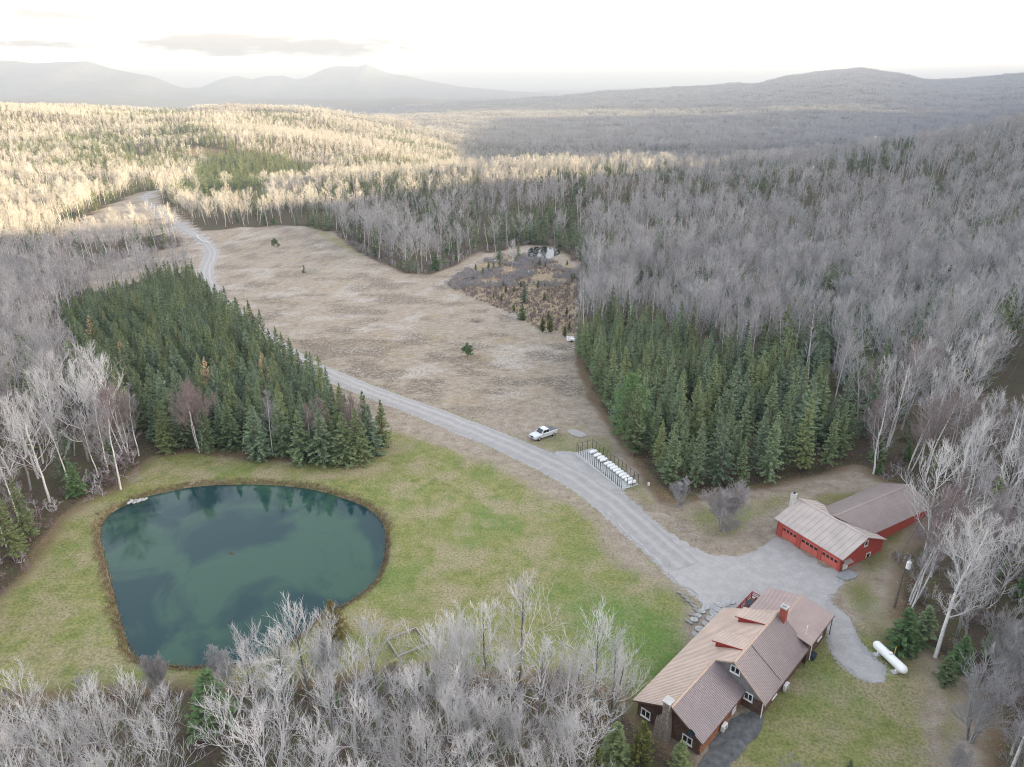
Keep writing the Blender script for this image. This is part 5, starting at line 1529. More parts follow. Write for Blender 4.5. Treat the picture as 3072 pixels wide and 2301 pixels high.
for zz in (.35, .8, 1.25):
    MB().tube([(.12, .22, zz), (padL - .12, .22, zz)], .006, 4).obj("wire", M_BLACK, fe); MB().tube([(.12, padW - .12, zz), (padL - .12, padW - .12, zz)], .006, 4).obj("wire", M_BLACK, fe)
for k in (10, 13, 16, 19, 22): 
    xx = .12 + (padL - .24) * k / npst
    MB().box(xx + .04, xx + .10, .19, .25, 0, 1.9).obj("gate_post", M_BLACK, fe)

# ================================================================== OBJECTS
# ------------------------------------------------------------------ pickup truck
tf = at_z((1560 + 325 / 5.53) / K, (1260 + 350 / 5.53) / K, at(1170, 945).z); tr_ = at_z((1560 + 553 / 5.53) / K, (1260 + 277 / 5.53) / K, at(1195, 935).z)
_hd = math.atan2(tf.y - tr_.y, tf.x - tr_.x)
_mid = (tf + tr_) / 2 + Vector((-math.sin(_hd), math.cos(_hd), 0)) * -.95
truck = empty("pickup_truck", (_mid.x, _mid.y, hz1(_mid.x, _mid.y) + .02), _hd, "silver white crew cab pickup truck parked on the grass above the gravel road", "pickup truck")
truck.rotation_euler = (0, -math.atan2(hz1(tf.x, tf.y) - hz1(tr_.x, tr_.y), (tf - tr_).length), _hd)
M_PAINT = NT("truck_paint"); M_PAINT.set((.62, .64, .66), .25, .5, .15); M_PAINT = M_PAINT.m
M_TYRE = simple("tyre_rubber", (.02, .02, .02), .85, .2); M_COVER = simple("bed_cover_grey", (.11, .12, .13), .6, .15)
def loft(secs, mat, name, parent, smooth=True):
    """secs: list of (x, [(y,z)...]) with equal counts"""
    V = [(x, y, z) for x, p in secs for (y, z) in p]; n = len(secs[0][1]); F = []
    for i in range(len(secs) - 1):
        for k in range(n): F.append((i * n + k, i * n + (k + 1) % n, (i + 1) * n + (k + 1) % n, (i + 1) * n + k))
    F.append(tuple(range(n))[::-1]); F.append(tuple((len(secs) - 1) * n + k for k in range(n)))
    o = MB().add(V, F).obj(name, mat, parent); return o
def sec(w, z0, z1, b=.10):
    return [(-w + b, z0), (w - b, z0), (w, z0 + b), (w, z1 - b), (w - b, z1), (-w + b, z1), (-w, z1 - b), (-w, z0 + b)]
loft([(-2.92, sec(.90, .55, 1.22)), (-2.75, sec(.98, .45, 1.30)), (-1.0, sec(1.0, .42, 1.32)), (.9, sec(1.0, .42, 1.30)), (1.3, sec(1.0, .42, 1.22)), (2.3, sec(.99, .42, 1.16)), (2.78, sec(.95, .45, 1.08)), (2.95, sec(.86, .5, .98))], M_PAINT, "body", truck)
cab = loft([(-.85, sec(.93, 1.25, 1.40, .05)), (-.62, sec(.80, 1.25, 1.93, .10)), (.25, sec(.80, 1.25, 1.97, .10)), (.62, sec(.78, 1.25, 1.90, .10)), (1.35, sec(.86, 1.15, 1.24, .03))], M_PAINT, "cab", truck)
MB().hexa([(.64, -.66, 1.885), (.64, .66, 1.885), (1.30, .74, 1.27), (1.30, -.74, 1.27)], [(.67, -.66, 1.90), (.67, .66, 1.90), (1.33, .74, 1.285), (1.33, -.74, 1.285)]).obj("windscreen", M_GLASS, cab)
for sd in (-1, 1):
    for x0, x1 in ((-.60, -.02), (.04, .66)):
        MB().hexa([(x0, sd * .90, 1.34), (x1 + .12 * (x1 > .5), sd * .90, 1.34), (x1 - .02, sd * .805, 1.82), (x0, sd * .805, 1.82)], [(x0, sd * .93, 1.34), (x1 + .12 * (x1 > .5), sd * .93, 1.34), (x1 - .02, sd * .835, 1.82), (x0, sd * .835, 1.82)]).obj("side_window", M_GLASS, cab)
    MB().box(.72, .92, sd * 1.0 - .0 if sd > 0 else -1.2, sd * 1.0 + .2 if sd > 0 else -1.0, 1.28, 1.46).obj("mirror", M_PAINT, truck, bevel=.03)
    MB().box(2.72, 2.93, sd * .62 - .2, sd * .62 + .2, .82, .99).obj("headlight", simple("headlight_lens", (.6, .62, .65), .15, .05), truck, bevel=.03)
    MB().box(-2.94, -2.86, sd * .86 - .07, sd * .86 + .07, .78, 1.15).obj("tail_light", simple("tail_lens", (.3, .01, .01), .3, .05), truck)
    MB().box(.75, .9, sd * 1.0 - .012, sd * 1.0 + .012, 1.0, 1.05).obj("door_handle", M_BLACK, truck)
MB().box(2.90, 2.97, -.42, .42, .70, 1.0).obj("grille", M_BLACK, truck, bevel=.02); MB().box(2.85, 3.02, -.92, .92, .48, .68).obj("front_bumper", simple("bumper_grey", (.35, .36, .38), .3, .1), truck, bevel=.04)
MB().box(-3.0, -2.85, -.92, .92, .52, .70).obj("rear_bumper", M_GALV, truck, bevel=.04); MB().box(-2.82, -.92, -.86, .86, 1.31, 1.345).obj("bed_cover", M_COVER, truck, bevel=.02)
MB().box(2.97, 3.03, -.2, .2, .55, .64).obj("licence_plate", simple("plate_red", (.35, .05, .05), .5, .1), truck)
_ty = MB().tube([(0, -.14, 0), (0, -.11, 0), (0, .11, 0), (0, .14, 0)], [.36, .41, .41, .36], 20).mesh("tyre", M_TYRE); _rim = MB().tube([(0, -.145, 0), (0, .145, 0)], [.24, .24], 14).mesh("rim", M_GALV)
for x in (1.84, -1.84):
    for y in (-.86, .86):
        w = place("wheel", _ty, truck, (x, y, .41)); place("rim", _rim, w)
        MB().tube([(x, y - .10, .44), (x, y + .10, .44)], [.49, .49], 18).obj("wheel_arch", M_BLACK, truck)

# ------------------------------------------------------------------ utility poles and wires
def pole(px, py, h, label, xform=False, rz=.6):
    p = at(px, py); e = empty("utility_pole", p, rz, label, "utility pole", "utility poles by the wood")
    MB().tube([(0, 0, -.5), (0, 0, h)], [.16, .11], 10).obj("pole", M_GREYPOST, e)
    MB().box(-.75, .75, -.05, .05, h - .6, h - .5).obj("cross_arm", M_GREYPOST, e)
    for x in (-.65, 0, .65): MB().tube([(x, 0, h - .5), (x, 0, h - .3)], .04, 6).obj("insulator", M_STONE_GREY, e)
    if xform:
        tfm = MB().tube([(.0, -.38, h - 1.9), (.0, -.38, h - .95), (0, -.38, h - .85)], [.27, .27, .12], 14).obj("transformer", M_WHITE, e); MB().tube([(0, -.38, h - .86), (0, -.38, h - .6)], .05, 6).obj("bushing", M_WHITE, tfm)
    return p + Vector((0, 0, h - .45))
pA = pole(1932, 1312, 8.2, "utility pole with white transformer can beside the garage wood", True)
pB = pole(2132, 922, 9.0, "dark utility pole in the brown clearing at the right edge", False, .5)
pC = pole(2330, 560, 9.0, "utility pole far up the clearing past the right edge", False, .5)
def wire(a, b, off, label):
    pts = []
    for i in range(25):
        q = i / 24; p = a.lerp(b, q) + off; p.z -= 1.6 * 4 * q * (1 - q) * (a - b).length / 90; pts.append(p)
    tag(MB().tube(pts, .028, 5).obj("power_line", M_BLACK), label, "power line", "power lines along the clearing")
wire(pA, pB, Vector((-.6, .3, .25)), "upper thin power line from the transformer pole up the clearing"); wire(pA, pB, Vector((.4, -.3, -.9)), "lower thin power line from the transformer pole up the clearing")
wire(pB, pC, Vector((-.6, .3, .25)), "upper thin power line leaving the frame at the right edge"); wire(pB, pC, Vector((.4, -.3, -.9)), "lower thin power line leaving the frame at the right edge")

# ------------------------------------------------------------------ small things in the yard and fields
mk = empty("marker_post", at(1930, 1420), .0, "slim yellow marker post beside the white propane tank", "marker post")
MB().tube([(0, 0, 0), (0, 0, 1.25)], .045, 8).obj("rod", M_YELLOW, mk); MB().tube([(0, 0, 1.25), (0, 0, 1.6)], .05, 8).obj("sleeve", M_YELLOW, mk); MB().tube([(0, 0, .5), (0, 0, .7)], .049, 8).obj("band", M_WHITE, mk)
_p = at(1444, 1243); mk2 = MB().tube([(0, 0, -.1), (0, 0, 2.6)], .022, 6).obj("driveway_stake", M_TIMBER); mk2.location = _p; tag(mk2, "thin tall stake standing at the edge of the gravel driveway", "stake")
gb = empty("garden_frame", at(880, 1388), .55, "weathered timber garden frame lying on the lawn by foreground trees", "garden bed")
for (x0, x1, y0, y1) in ((-2.0, 2.0, -1.7, -1.55), (-2.0, 2.0, 1.55, 1.7), (-2.0, -1.85, -1.55, 1.55), (1.85, 2.0, -1.55, 1.55)): MB().box(x0, x1, y0, y1, -.1, .25).obj("timber", M_TIMBER, gb)
sh = empty("white_trailer", at(1233, 738), .25, "small white box trailer at the edge of the conifer stand", "trailer")
MB().box(-1.1, 1.1, -.7, .7, .45, 1.0).obj("bed", M_WHITE, sh); MB().box(-1.1, -1.0, -.7, .7, 1.0, 1.6).obj("headboard", M_WHITE, sh); MB().box(-1.0, 1.1, .62, .7, 1.0, 1.5).obj("side_board", M_WHITE, sh); MB().tube([(1.1, 0, .5), (2.2, 0, .45)], .05, 6).obj("drawbar", M_BLACK, sh)
for y in (-.78, .78): MB().tube([(0, y - .09, .32), (0, y + .09, .32)], .32, 14).obj("wheel", M_TYRE, sh)
bx = empty("nest_box", at(1068, 571), .2, "small pale roofed box on a post by the marsh conifers", "bird box")
MB().box(-.25, .25, -.2, .2, 1.3, 1.8).obj("box", M_TIMBER, bx); MB().hexa([(-.55, -.4, 1.8), (.55, -.4, 1.8), (.55, .4, 1.8), (-.55, .4, 1.8)], [(-.5, -.35, 1.86), (.5, -.35, 1.86), (.5, .35, 1.86), (-.5, .35, 1.86)]).obj("roof", simple("pale_roof", (.6, .66, .62), .5, .1), bx); MB().box(-.05, .05, -.05, .05, 0, 1.3).obj("post", M_TIMBER, bx)
# guard rail at the road bend
gr = empty("guard_rail", at(592, 0) if False else at(430, 518), 0, "short pale guard rail on the outside of the far road bend", "guard rail")
_b = gr.location.copy(); pts = [at(a, b) - _b + Vector((0, 0, .7)) for a, b in ((426, 511), (430, 517), (437, 522), (446, 525), (454, 527))]
pts = smooth_line([np.array(p) for p in pts], 4)
MB().tube([tuple(p) for p in pts], .16, 6).obj("rail", M_WHITE, gr)
for p in pts[::4]: MB().box(p[0] - .08, p[0] + .08, p[1] - .08, p[1] + .08, p[2] - .9, p[2]).obj("post", M_TIMBER, gr)
bn = empty("wooden_rack", at(931, 577), .1, "dark wooden frame with two legs at the edge of the tan field", "rack")
for x in (-.7, .7): MB().box(x - .06, x + .06, -.06, .06, -.1, 1.5).obj("post", M_GREYPOST, bn)
MB().box(-1.0, 1.0, -.05, .05, 1.35, 1.47).obj("beam", M_GREYPOST, bn)
bk = empty("white_bucket", at(1401, 1049), 0, "small white bucket at the edge of the conifer stand by the tank pad", "bucket")
MB().tube([(0, 0, 0), (0, 0, .5)], [.16, .2], 12).obj("pail", M_WHITE, bk); MB().tube([(0, 0, .5), (0, 0, .54)], [.21, .21], 12).obj("lid", M_WHITE, bk)
# rocks on the pond bank
gS = rng(55)
def rock(loc, r, label, group, mat=None):
    bm = bmesh.new(); bmesh.ops.create_icosphere(bm, subdivisions=2, radius=r)
    for v in bm.verts: v.co = Vector((v.co.x * 1.3, v.co.y * .9, v.co.z * .6)) * (1 + .35 * (mnoise.noise(v.co * 1.7 / r + Vector((loc[0], loc[1], 0)))))
    me = bpy.data.meshes.new("rock"); bm.to_mesh(me); bm.free(); me.materials.append(mat or M_STONE_GREY)
    o = place("rock", me, None, loc, (0, 0, gS.random() * 6)); return tag(o, label, "rock", group)
for a, b, r in ((278, 1087, .32), (284, 1083, .38), (290, 1086, .25), (300, 1082, .42), (308, 1080, .36), (315, 1078, .3), (293, 1081, .25)):
    p = at(a, b); rock((p.x, p.y, p.z + .05), r, "pale rock in the small pile on the upper left pond bank", "rocks on the pond bank")
p = at_z(500, 1196, POND_Z); rock((p.x, p.y, POND_Z - .2), .5, "brown boulder just breaking the surface in the middle of the pond", None, simple("mossy_boulder", (.075, .06, .04), .8, .4, 3))
# brush pile on the field
g = rng(57); sg = []
p = at(1028, 695)
for k in range(160):
    a = g.normal(0, 1, 3) * np.array([1.6, .7, .25]) + np.array([0, 0, .4]); d = _nrm(g.normal(0, 1, 3) * np.array([1, 1, .35])) * g.uniform(.4, 1.1); sg.append((a, a + d, .03, .015))
V, F = seg_mesh(sg, 3); o = place("brush_pile", np_mesh("brush_pile", V, F, [M_TWIG_RED]), None, (p.x, p.y, p.z), (0, 0, -.3)); tag(o, "low dark heap of brush in the middle of the tan field", "brush pile")

# ------------------------------------------------------------------ particular trees
def one(name, meshes, px, py, h, href, label, top=False, group=None, w=None, rz=None, tilt=0, cat='tree'):
    p = at_top(px, py, h) if top else at(px, py)
    return tree(name, meshes, p, h / href, rz if rz is not None else (px * 1.7) % 6.28, label, cat, group, w_scale=(w or 1.0) * h / href, tilt=tilt)
PINE = puff_meshes("white_pine", 801, 14.0, 8.0, M_BARK_CONIFER, M_NEEDLE_PINE, clumps=130, leaves=46, base=.15, size=.95)
RPINE = puff_meshes("round_pine", 803, 4.0, 3.4, M_BARK_CONIFER, M_NEEDLE_PINE, clumps=60, leaves=40, base=.12, size=.5)
CEDAR = [conifer_meshes("cedar", 810 + i, 5.0, 2.6, M_BARK_CONIFER, M_NEEDLE_CEDAR, step=.22, nb=9, shoots=4, droop=-.35, shoot_len=.4, shoot_w=.12, narrow=.7, rise=.25, clear=.03) for i in range(3)]
LARCH = [conifer_meshes("larch", 820 + i, 12.0, 5.4, M_BARK_CONIFER, M_NEEDLE_LARCH, step=.34, nb=9, shoots=6, droop=.0, shoot_len=.5, shoot_w=.09, ragged=.3) for i in range(2)]
RUST = conifer_meshes("rust_spruce", 830, 6.0, 4.4, M_BARK_CONIFER, M_NEEDLE_RUST, step=.26, nb=10, shoots=6, clear=.03)
YOUNG = [conifer_meshes("young_spruce", 840 + i, 5.0, 3.0, M_BARK_CONIFER, (M_NEEDLE, M_NEEDLE_PINE)[i % 2], step=.24, nb=9, shoots=5, clear=.03) for i in range(3)]
one("white_pine", PINE, 1357, 965, 14.5, 14, "bright green bushy white pine bulging from the conifer stand beside the field")
for px, py, h, lb in ((1010, 772, 3.9, "round bright green pine standing alone in the near tan field"), (594, 533, 4.4, "round green pine of the pair high in the tan field, the larger one"), (602, 534, 2.2, "small dark bush against the round pine high in the tan field"),
                      (592, 487, 4.6, "green pine at the far edge of the tan field below the leafless wood"), (657, 589, 3.6, "slim lone dark spruce in the middle of the tan field")):
    one("field_pine", RPINE if "pine" in lb else YOUNG[0], px, py, h, 4.0 if "pine" in lb else 5.0, lb)
for px, py, h, lb, k in ((190, 682, 12.8, "tall tan larch on the left edge of the plantation", 0), (256, 735, 11.5, "smaller tan larch just right of the tall one in the plantation", 1), (560, 702, 12.5, "golden larch near the road edge of the plantation", 0),
                         (563, 760, 12, "rusty orange larch in the right half of the plantation", 1), (440, 772, 12, "half bare larch in the middle of the plantation", 0)):
    one("larch_tree", LARCH[k], px, py, h, 12.0, lb, top=True)
# birches along the front of the plantation
FORK = bare_meshes("forked_birch", 853, 13.0, M_BARK_BIRCH, M_TWIG_RED, n1=16, n2=8, n3=5, n4=2, twig=.014, spread=.40, first=.38, crook=.12, ang=(48, 18), r0=.15, stems=3)
ARCH = bare_meshes("arching_birch", 857, 13.5, M_BARK_BIRCH, M_TWIG_LILAC, n1=15, n2=8, n3=5, n4=2, twig=.014, spread=.36, first=.24, crook=.14, ang=(72, 20), r0=.17, lean=.03, up=.04)
one("birch_tree", FORK, 432, 976, 12.5, 13.0, "forked white birch with red twigs before the plantation, left of its middle", rz=2.2, w=1.1)
one("birch_tree", ARCH, 261, 1057, 13.0, 13.5, "white birch with one long arching side limb at the pond's upper left", rz=.5, w=1.15)
for px, py, h, lb in ((590, 985, 11.5, "thin birch top showing above the front spruces near the plantation's middle"), (684, 990, 11.5, "thin birch among the front spruces right of the plantation's middle"),
                      (768, 975, 11.5, "thin birch among spruces near the plantation's right front corner"), (300, 985, 12.5, "birch with reddish twigs between the plantation and the left wood")):
    one("birch_tree", BIRCH[(px // 7) % 4], px, py, h, 15.0, lb)
for px, py, h, lb in ((748, 1004, 10.5, "broad front spruce left of the plantation's right front corner"), (776, 1000, 11, "broad spruce standing nearest the pond at the plantation's right front corner"), (803, 985, 10.5, "broad spruce second from the right at the plantation corner"),
                      (828, 962, 9.5, "outermost right spruce at the plantation corner toward the road"), (700, 1002, 11, "broad front spruce below the two thin birch tops"), (655, 999, 10.5, "broad front spruce right of the plantation's middle"), (560, 992, 11, "broad front spruce left of the plantation's middle")):
    one("corner_spruce", SPRUCE[(px // 5) % 6], px, py, h, 11.0, lb, w=1.2)
# bare round bush between drive and stand
BUSH = bare_meshes("round_bush", 861, 5.5, M_BARK_GREY, M_TWIG_FAR, n1=9, n2=8, n3=5, n4=3, twig=.013, spread=.5, first=.06, crook=.10, ang=(60, 22), stems=6, r0=.10)
one("round_bush", BUSH, 1562, 1145, 7.0, 5.5, "round leafless grey bush standing between the gravel drive and the conifers", cat='bush', w=1.25)
one("round_bush", BUSH, 1466, 1095, 4.6, 5.5, "leafless brownish bush against the front of the conifer stand", cat='bush', w=.8)
one("rust_spruce", RUST, 722, 1375, 5.6, 6.0, "rust tinged green spruce on the near right bank of the pond")
one("cedar_tree", CEDAR[0], 1420 * .0 + 1390, 1640, 6.0, 5.0, "bushy dark green conifer in front of the stone chimney") if False else None
DEADSP = bare_meshes("dead_spruce", 871, 13.0, M_BARK_PALE, M_TWIG_PALE, n1=46, n2=4, n3=0, n4=0, twig=.02, spread=.17, first=.35, crook=.05, ang=(95, 70), up=-.01, r0=.13, lean=.02)
one("dead_spruce", DEADSP, 2052, 975, 12.5, 13.0, "dead pale spruce with bare level branches by the brown clearing")
WOK = bare_meshes("white_snag", 873, 12.0, M_BARK_BIRCH, M_TWIG_PALE, n1=12, n2=6, n3=4, n4=0, twig=.02, spread=.3, first=.4, crook=.2, r0=.14)
one("dead_tree", WOK, 1252, 705, 12.0, 12.0, "white dead tree at the back left corner of the conifer stand")
one("bare_tree", NEAR_BARE[2], 1104, 585, 13.0, 15.0, "pale leafless tree by itself at the marsh edge beside dark conifers")
BIGB = bare_meshes("big_birch", 875, 17.5, M_BARK_BIRCH, M_TWIG_PALE, n1=16, n2=8, n3=5, n4=3, twig=.016, spread=.34, first=.30, crook=.18, r0=.24, lean=.10)
one("bare_tree", BIGB, 2020, 1420, 17.5, 17.5, "big white barked tree leaning from the wood behind the propane tank", rz=.2)
# cedars and dark conifers around the house and tank
for i, (px, py, h, k, lb) in enumerate(((1945, 1400, 6.0, 1, "broad dark green hemlock standing behind the yellow marker post"), (1990, 1385, 5.2, 0, "green hemlock deeper in the wood beside the propane tank"), (2070, 1440, 4.5, 1, "low green conifer behind the leafless shrubs right of the tank"),
                                        (2040, 1470, 3.6, 0, "young conifer nearest the right end of the propane tank"))):
    one("hemlock_tree", YOUNG[k], px, py, h, 5.0, lb, w=1.25)
for i, (px, py, h, k, lb) in enumerate(((1335, 1560, 5.5, 1, "bluish green bushy conifer left of the stone chimney"), (1392, 1560, 6.0, 9, "slender yellowish cedar in front of the stone chimney"), (1475, 1600, 3.6, 1, "low dark conifer under the right gable window of the house"),
                                        (1290, 1610, 4.2, 9, "olive green cedar at the bottom edge left of the house"), (1010, 1600, 4.6, 8, "narrow pale green spruce at the bottom between leafless trunks"), (440, 1445, 8.0, 7, "bright green conifer between the pond and the foreground trees"),
                                        (1840, 1640, 1.8, 8, "small pale conifer tip at the bottom edge of the back lawn"))):
    mm = {1: YOUNG[0], 9: CEDAR[0], 8: YOUNG[2], 7: YOUNG[1]}[k]
    one("yard_conifer", mm, px, py, h, 5.0, lb, top=True, w=1.2 if k in (1, 7) else .9)
# marsh edge conifers
for i, (px, py, h, k, lb) in enumerate(((1132, 655, 9.0, 0, "tall dark spruce standing alone among the marsh shrubs"), (1128, 690, 5.5, 1, "light green spruce below the tall marsh spruce"), (1172, 718, 5.0, 9, "left cedar of the yellow green pair at the marsh edge"), (1188, 718, 5.5, 9, "right cedar of the yellow green pair at the marsh edge"),
                                        (1220, 728, 3.6, 9, "small cedar between the cedar pair and the white trailer"), (1055, 586, 4.6, 1, "leftmost bushy green conifer on the marsh bank by the field track"), (1066, 580, 4.4, 0, "second bushy conifer on the marsh bank"), (1080, 578, 6, 0, "dark conifer on the marsh bank below the pale tree"),
                                        (1078, 560, 10, 0, "tall broad conifer at the top of the field track"), (1120, 560, 9, 0, "tall conifer just left of the marsh pool"), (885, 588, 10, 0, "pair leader dark spruce at the wood corner left of the field track"), (940, 583, 8.5, 1, "bushy bluish conifer at the mouth of the field track"),
                                        (960, 575, 8, 0, "dark conifer right of the bluish one at the field track"), (985, 566, 5, 1, "small round green conifer beside the field track"))):
    mm = {0: SPRUCE[i % 6], 1: YOUNG[1], 9: CEDAR[i % 3]}[k]
    one("marsh_conifer", mm, px, py, h, 11.0 if k == 0 else 5.0, lb, w=1.1)

# ------------------------------------------------------------------ foreground wood: leafless crowns along the bottom edge
FT = [(30, 1450, 13), (150, 1462, 14), (262, 1452, 13), (330, 1470, 12), (20, 1545, 14), (110, 1570, 13), (200, 1585, 14), (300, 1560, 14), (530, 1345, 15), (635, 1300, 16), (800, 1352, 14), (560, 1440, 14), (700, 1450, 14), (520, 1500, 14), (680, 1560, 14), (760, 1500, 14), (830, 1470, 13), (650, 1630, 13), (770, 1600, 14), (905, 1400, 14), (960, 1290, 16), (1062, 1285, 16), (1130, 1255, 17), (1165, 1375, 15), (1220, 1410, 14), (1292, 1310, 16), (1330, 1400, 13), (940, 1480, 14), (1020, 1450, 14), (1110, 1450, 14), (1190, 1500, 13), (1270, 1480, 13), (900, 1560, 14), (980, 1560, 13), (1150, 1580, 12), (1240, 1580, 11), (1060, 1620, 12), (70, 1630, 13), (250, 1640, 13), (-60, 1500, 13), (-50, 1600, 13), (95, 1490, 13), (585, 1330, 15), (690, 1350, 15), (600, 1530, 15), (1010, 1320, 16), (1255, 1400, 15), (850, 1540, 14), (215, 1500, 13), (520, 1400, 14), (740, 1400, 14), (985, 1390, 15), (1140, 1400, 15), (1330, 1350, 14)]
g = rng(66)
sector = lambda x: ("left of the bottom evergreen" if x < 430 else "below the pond" if x < 870 else "left of the house")
keyed = sorted(FT, key=lambda q: (sector(q[0]), q[1] > 1440, q[0])); count = {}
for i, (px, py, h) in enumerate(keyed):
    p = at_top(px, py, h); h *= .88; row = "back row" if py <= 1440 else "front row"; kk_ = (sector(px), row); n = count.get(kk_, 0); count[kk_] = n + 1
    tree("foreground_tree", NEAR_BARE[g.integers(7)], p, h / 15, g.random() * 6.3, "%s pale leafless tree from left, %s, %s" % (ORD[n], row, sector(px)), 'tree', "foreground trees " + sector(px), w_scale=h / 15 * g.uniform(.92, 1.2), tilt=g.normal(0, .035))
for px, py, h, lb in ((700, 1385, 5, "grey lilac shrub on the near pond bank beside the foreground trees"), (470, 1412, 4.2, "purple grey round shrub at the near edge of the pond"), (330, 1425, 4, "thin leafless shrub at the pond's near left corner")):
    one("pond_shrub", BUSH, px, py, h, 5.5, lb, cat='bush', top=True)
BROOM = bare_meshes("broom_tree", 863, 11.0, M_BARK_GREY, M_TWIG_FAR, n1=11, n2=6, n3=5, n4=0, twig=.017, spread=.36, first=.12, crook=.09, ang=(50, 20), stems=7, r0=.13)
for px, py, h, lb in ((2095, 1600, 10.5, "large many stemmed leafless shrub at the right bottom beside the back lawn"), (2175, 1520, 11, "many stemmed leafless shrub on the right edge above the bottom one"), (2150, 1455, 9, "many stemmed leafless shrub just right of the propane tank"),
                      (2200, 1690, 9.5, "leafless shrub in the bottom right corner"), (2060, 1690, 5, "low leafless shrub cut by the bottom edge of the back lawn"), (1700, 1740, 5.5, "white stemmed sapling cut by the bottom edge behind the house")):
    one("leafless_shrub", BROOM, px, py, h, 11.0, lb, cat='shrub', w=1.05)
# ------------------------------------------------------------------ ground plants too many to count
g = rng(69); n = 26000
lx_, ly_ = g.uniform(-75, 75, n), g.uniform(40, 125, n)
so2 = sdist(OPEN, lx_, ly_); pl2 = np.maximum(sdist(PLANT_L, lx_, ly_), sdist(PLANT_R, lx_, ly_))
pr = np.where(lx_ > 28, .55, .06) + .8 * np.exp(-np.clip(so2, 0, 99) / 5.0) + .5 * np.exp(np.clip(pl2, -99, 0) / 4)
k = (so2 > -6) & (g.random(n) < pr) & (sdist(POND, lx_, ly_) < -.3) & (sdist(DRIVE, lx_, ly_) < g.exponential(.5, n)) & (sdist(ROAD, lx_, ly_, False) > 2.8)
lx_, ly_ = lx_[k], ly_[k]; n = len(lx_); lz_ = hz(lx_, ly_) + .03
a = g.random(n) * 6.28; w_ = g.uniform(.04, .09, n); tl = g.normal(0, .35, n)
dx, dy = np.cos(a) * w_, np.sin(a) * w_
V = np.stack([np.stack([lx_ - dx, ly_ - dy, lz_], 1), np.stack([lx_ + dy * .7, ly_ - dx * .7, lz_ + w_ * tl], 1), np.stack([lx_ + dx, ly_ + dy, lz_ + .02], 1), np.stack([lx_ - dy * .7, ly_ + dx * .7, lz_ + .03], 1)], 1).reshape(-1, 3)
t = NT("fallen_leaf"); t.set(t.ramp(t.noise(t.pos(), 7.0, 2, .5), [(.3, (.20, .11, .05)), (.5, (.42, .27, .11)), (.62, (.56, .42, .18)), (.75, (.32, .2, .1))]), .8, .2)
tag(place("fallen_leaves", np_mesh("fallen_leaves", V, np.arange(len(V)).reshape(-1, 4), [t.m])), kind='stuff')
g = rng(71)
def tufts(name, pts, h, lean, mat, nblade, wid=.025, seed=1):
    g = rng(seed); n = len(pts) * nblade
    P_ = np.repeat(np.asarray(pts), nblade, 0) + np.concatenate([g.normal(0, .16, (n, 2)), np.zeros((n, 1))], 1)
    d = g.normal(0, lean, (n, 2)); L = h * g.uniform(.5, 1.3, n)
    a = g.random(n) * 6.28; s_ = np.stack([np.cos(a) * wid, np.sin(a) * wid, np.zeros(n)], 1)
    tip_ = P_ + np.stack([d[:, 0] * L, d[:, 1] * L, L], 1)
    V = np.stack([P_ - s_, P_ + s_, tip_], 1).reshape(-1, 3)
    return tag(place(name, np_mesh(name, V, np.arange(len(V)).reshape(-1, 3), [mat])), kind='stuff')
def grass_mat(name, a, b, c):
    t = NT(name); n = t.noise(t.pos(), 1.2, 4, .6); t.set(t.ramp(n, [(.3, a), (.5, b), (.7, c)]), .9, .1); return t.m
rim = resample(np.vstack([POND, POND[:1]]), .16)
pts = []
for q in rim:
    c_ = POND.mean(0); o_ = (q - c_) / np.linalg.norm(q - c_)
    wd = (.95 if (q[0] < -19 or q[1] < 80) else .3) * g.uniform(.4, 1.5)
    for k in range(4):
        r_ = q + o_ * g.uniform(-.15, wd); pts.append((r_[0], r_[1], max(POND_Z - .05, min(hz1(*r_), POND_Z + .03 + .5 * (np.linalg.norm(r_ - q))))))
tufts("bank_grass", pts, .42, .35, grass_mat("dry_reed", (.12, .088, .055), (.235, .175, .105), (.36, .285, .185)), 5, .03, 5)
n = 30000; tx_, ty_ = g.uniform(-90, 60, n), g.uniform(70, 210, n)
k = (sdist(OPEN, tx_, ty_) > 0) & (sdist(POND, tx_, ty_) < -1.5) & (sdist(DRIVE, tx_, ty_) < -.3) & (sdist(APRON, tx_, ty_) < -.2) & (sdist(GPATCH, tx_, ty_) < -.1) & (sdist(ROAD, tx_, ty_, False) > 3.1) & (fbm(tx_ / 3, ty_ / 3, 3, 19) > .47) & (np.maximum(sdist(PLANT_L, tx_, ty_), sdist(PLANT_R, tx_, ty_)) < 0)
k &= (ty_ > 112) | (sdist(ROAD, tx_, ty_, False) < 9) | (g.random(n) < .12)
k &= ~((tx_ > 10) & (tx_ < 26) & (ty_ > 108) & (ty_ < 130))
tufts("meadow_grass", np.stack([tx_[k], ty_[k], hz(tx_[k], ty_[k])], 1), .20, .5, grass_mat("dry_meadow", (.19, .15, .09), (.36, .29, .19), (.46, .40, .28)), 5, .03, 6)
mx0, my0 = MARSH.min(0); mx1, my1 = MARSH.max(0)
mxs, mys = jgrid(mx0, mx1, my0, my1, 1.5, 8); k = (sdist(MARSH, mxs, mys) > 0) & (sdist(POND2, mxs, mys) < -.5); mxs, mys = mxs[k], mys[k]
red = vnoise(mxs / 9, mys / 9, 4) + .8 * sm((my0 + (my1 - my0) * .55 - mys) / 20) > .75
SHRUBS = [joined("marsh_shrub", *bare_meshes("ms", 880 + i, 1.5, M_TWIG_RED, M_TWIG_RED, n1=6, n2=5, n3=3, n4=0, twig=.022, spread=.5, first=.05, stems=3, ang=(50, 20))) for i in range(2)]
kr = red & (rng(3).random(len(mxs)) < .55)
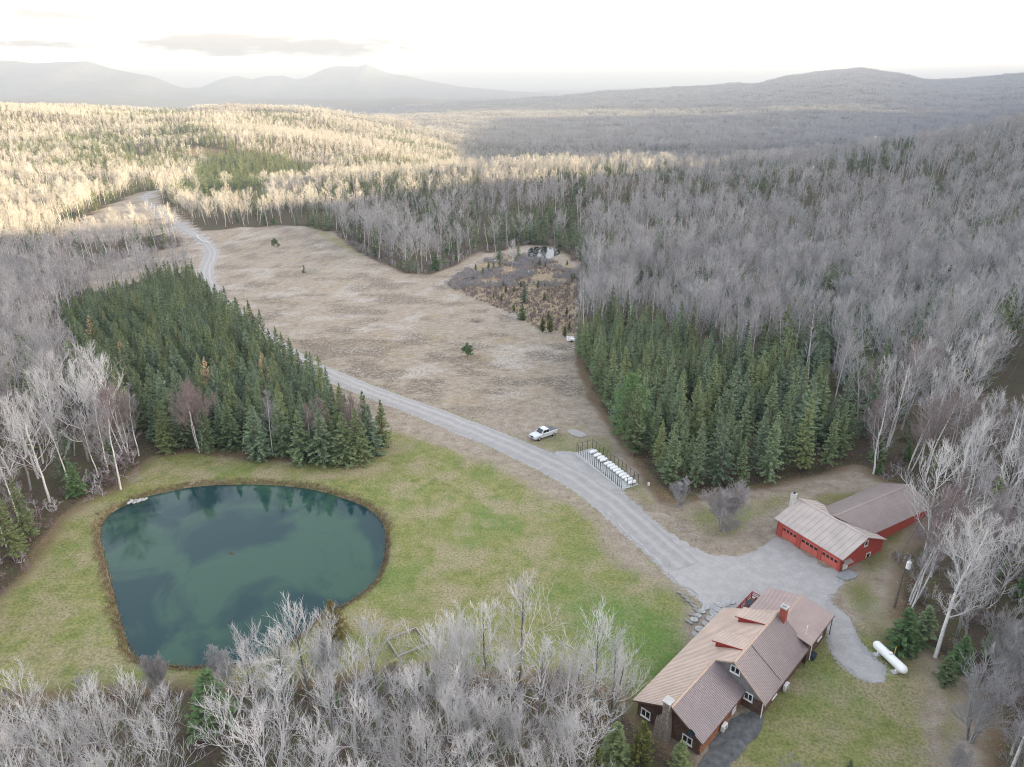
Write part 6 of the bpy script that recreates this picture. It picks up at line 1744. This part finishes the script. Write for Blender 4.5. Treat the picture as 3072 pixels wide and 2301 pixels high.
mass("marsh_undergrowth", SHRUBS, mxs[kr], mys[kr], .8, 1.5, 1.5, 9, wv=(1, 1.5))
GSH = [joined("marsh_shrub", *bare_meshes("ms", 890 + i, 1.6, M_TWIG_PALE, M_TWIG_LILAC, n1=6, n2=5, n3=3, n4=0, twig=.02, spread=.5, first=.05, stems=3, ang=(50, 20))) for i in range(2)]
k = ~red & (vnoise(mxs / 7, mys / 7, 9) > .5)
mass("grey_undergrowth", GSH, mxs[k], mys[k], 1.0, 2.2, 1.6, 10, wv=(1, 1.4))
MSP = [joined("marsh_sapling", *m) for m in CEDAR]
k = rng(12).random(len(mxs)) < .014
mass("sapling_undergrowth", MSP, mxs[k], mys[k], 1.4, 3.4, 5.0, 13)
# brush along the foot of the woods
ux, uy = jgrid(-260, 200, 60, 420, 2.6, 14)
so_ = sdist(OPEN, ux, uy); k = wedge(ux, uy, 10) & (so_ < -.6) & (so_ > -14) & (sdist(PLANT_L, ux, uy) < -1) & (sdist(PLANT_R, ux, uy) < -1) & (rng(15).random(len(ux)) < .5)
mass("brush_undergrowth", GSH + SHRUBS, ux[k], uy[k], 1.2, 3.0, 1.6, 16, wv=(.9, 1.4))
ux, uy = jgrid(-260, 240, 60, 330, 5.0, 17); k = wedge(ux, uy, 10) & free(ux, uy, 2.5) & (rng(18).random(len(ux)) < .28)
mass("evergreen_undergrowth", [joined("understorey_spruce", *m) for m in YOUNG], ux[k], uy[k], 2.0, 6.0, 5.0, 19)

# ================================================================== HAZE
HB = MB().box(-26000, 26000, -1800, 26000, -150, HAZE_TOP)
hm = bpy.data.materials.new("haze_air"); hm.use_nodes = True
ht = hm.node_tree; ht.nodes.clear()
ho = ht.nodes.new("ShaderNodeOutputMaterial"); hv = ht.nodes.new("ShaderNodeVolumePrincipled")
hv.inputs['Color'].default_value = (.32, .375, .50, 1)
hv.inputs['Density'].default_value = 1.35e-4
hv.inputs['Anisotropy'].default_value = 0.1
ht.links.new(hv.outputs[0], ho.inputs['Volume'])
tag(HB.obj("haze", hm), kind='stuff')
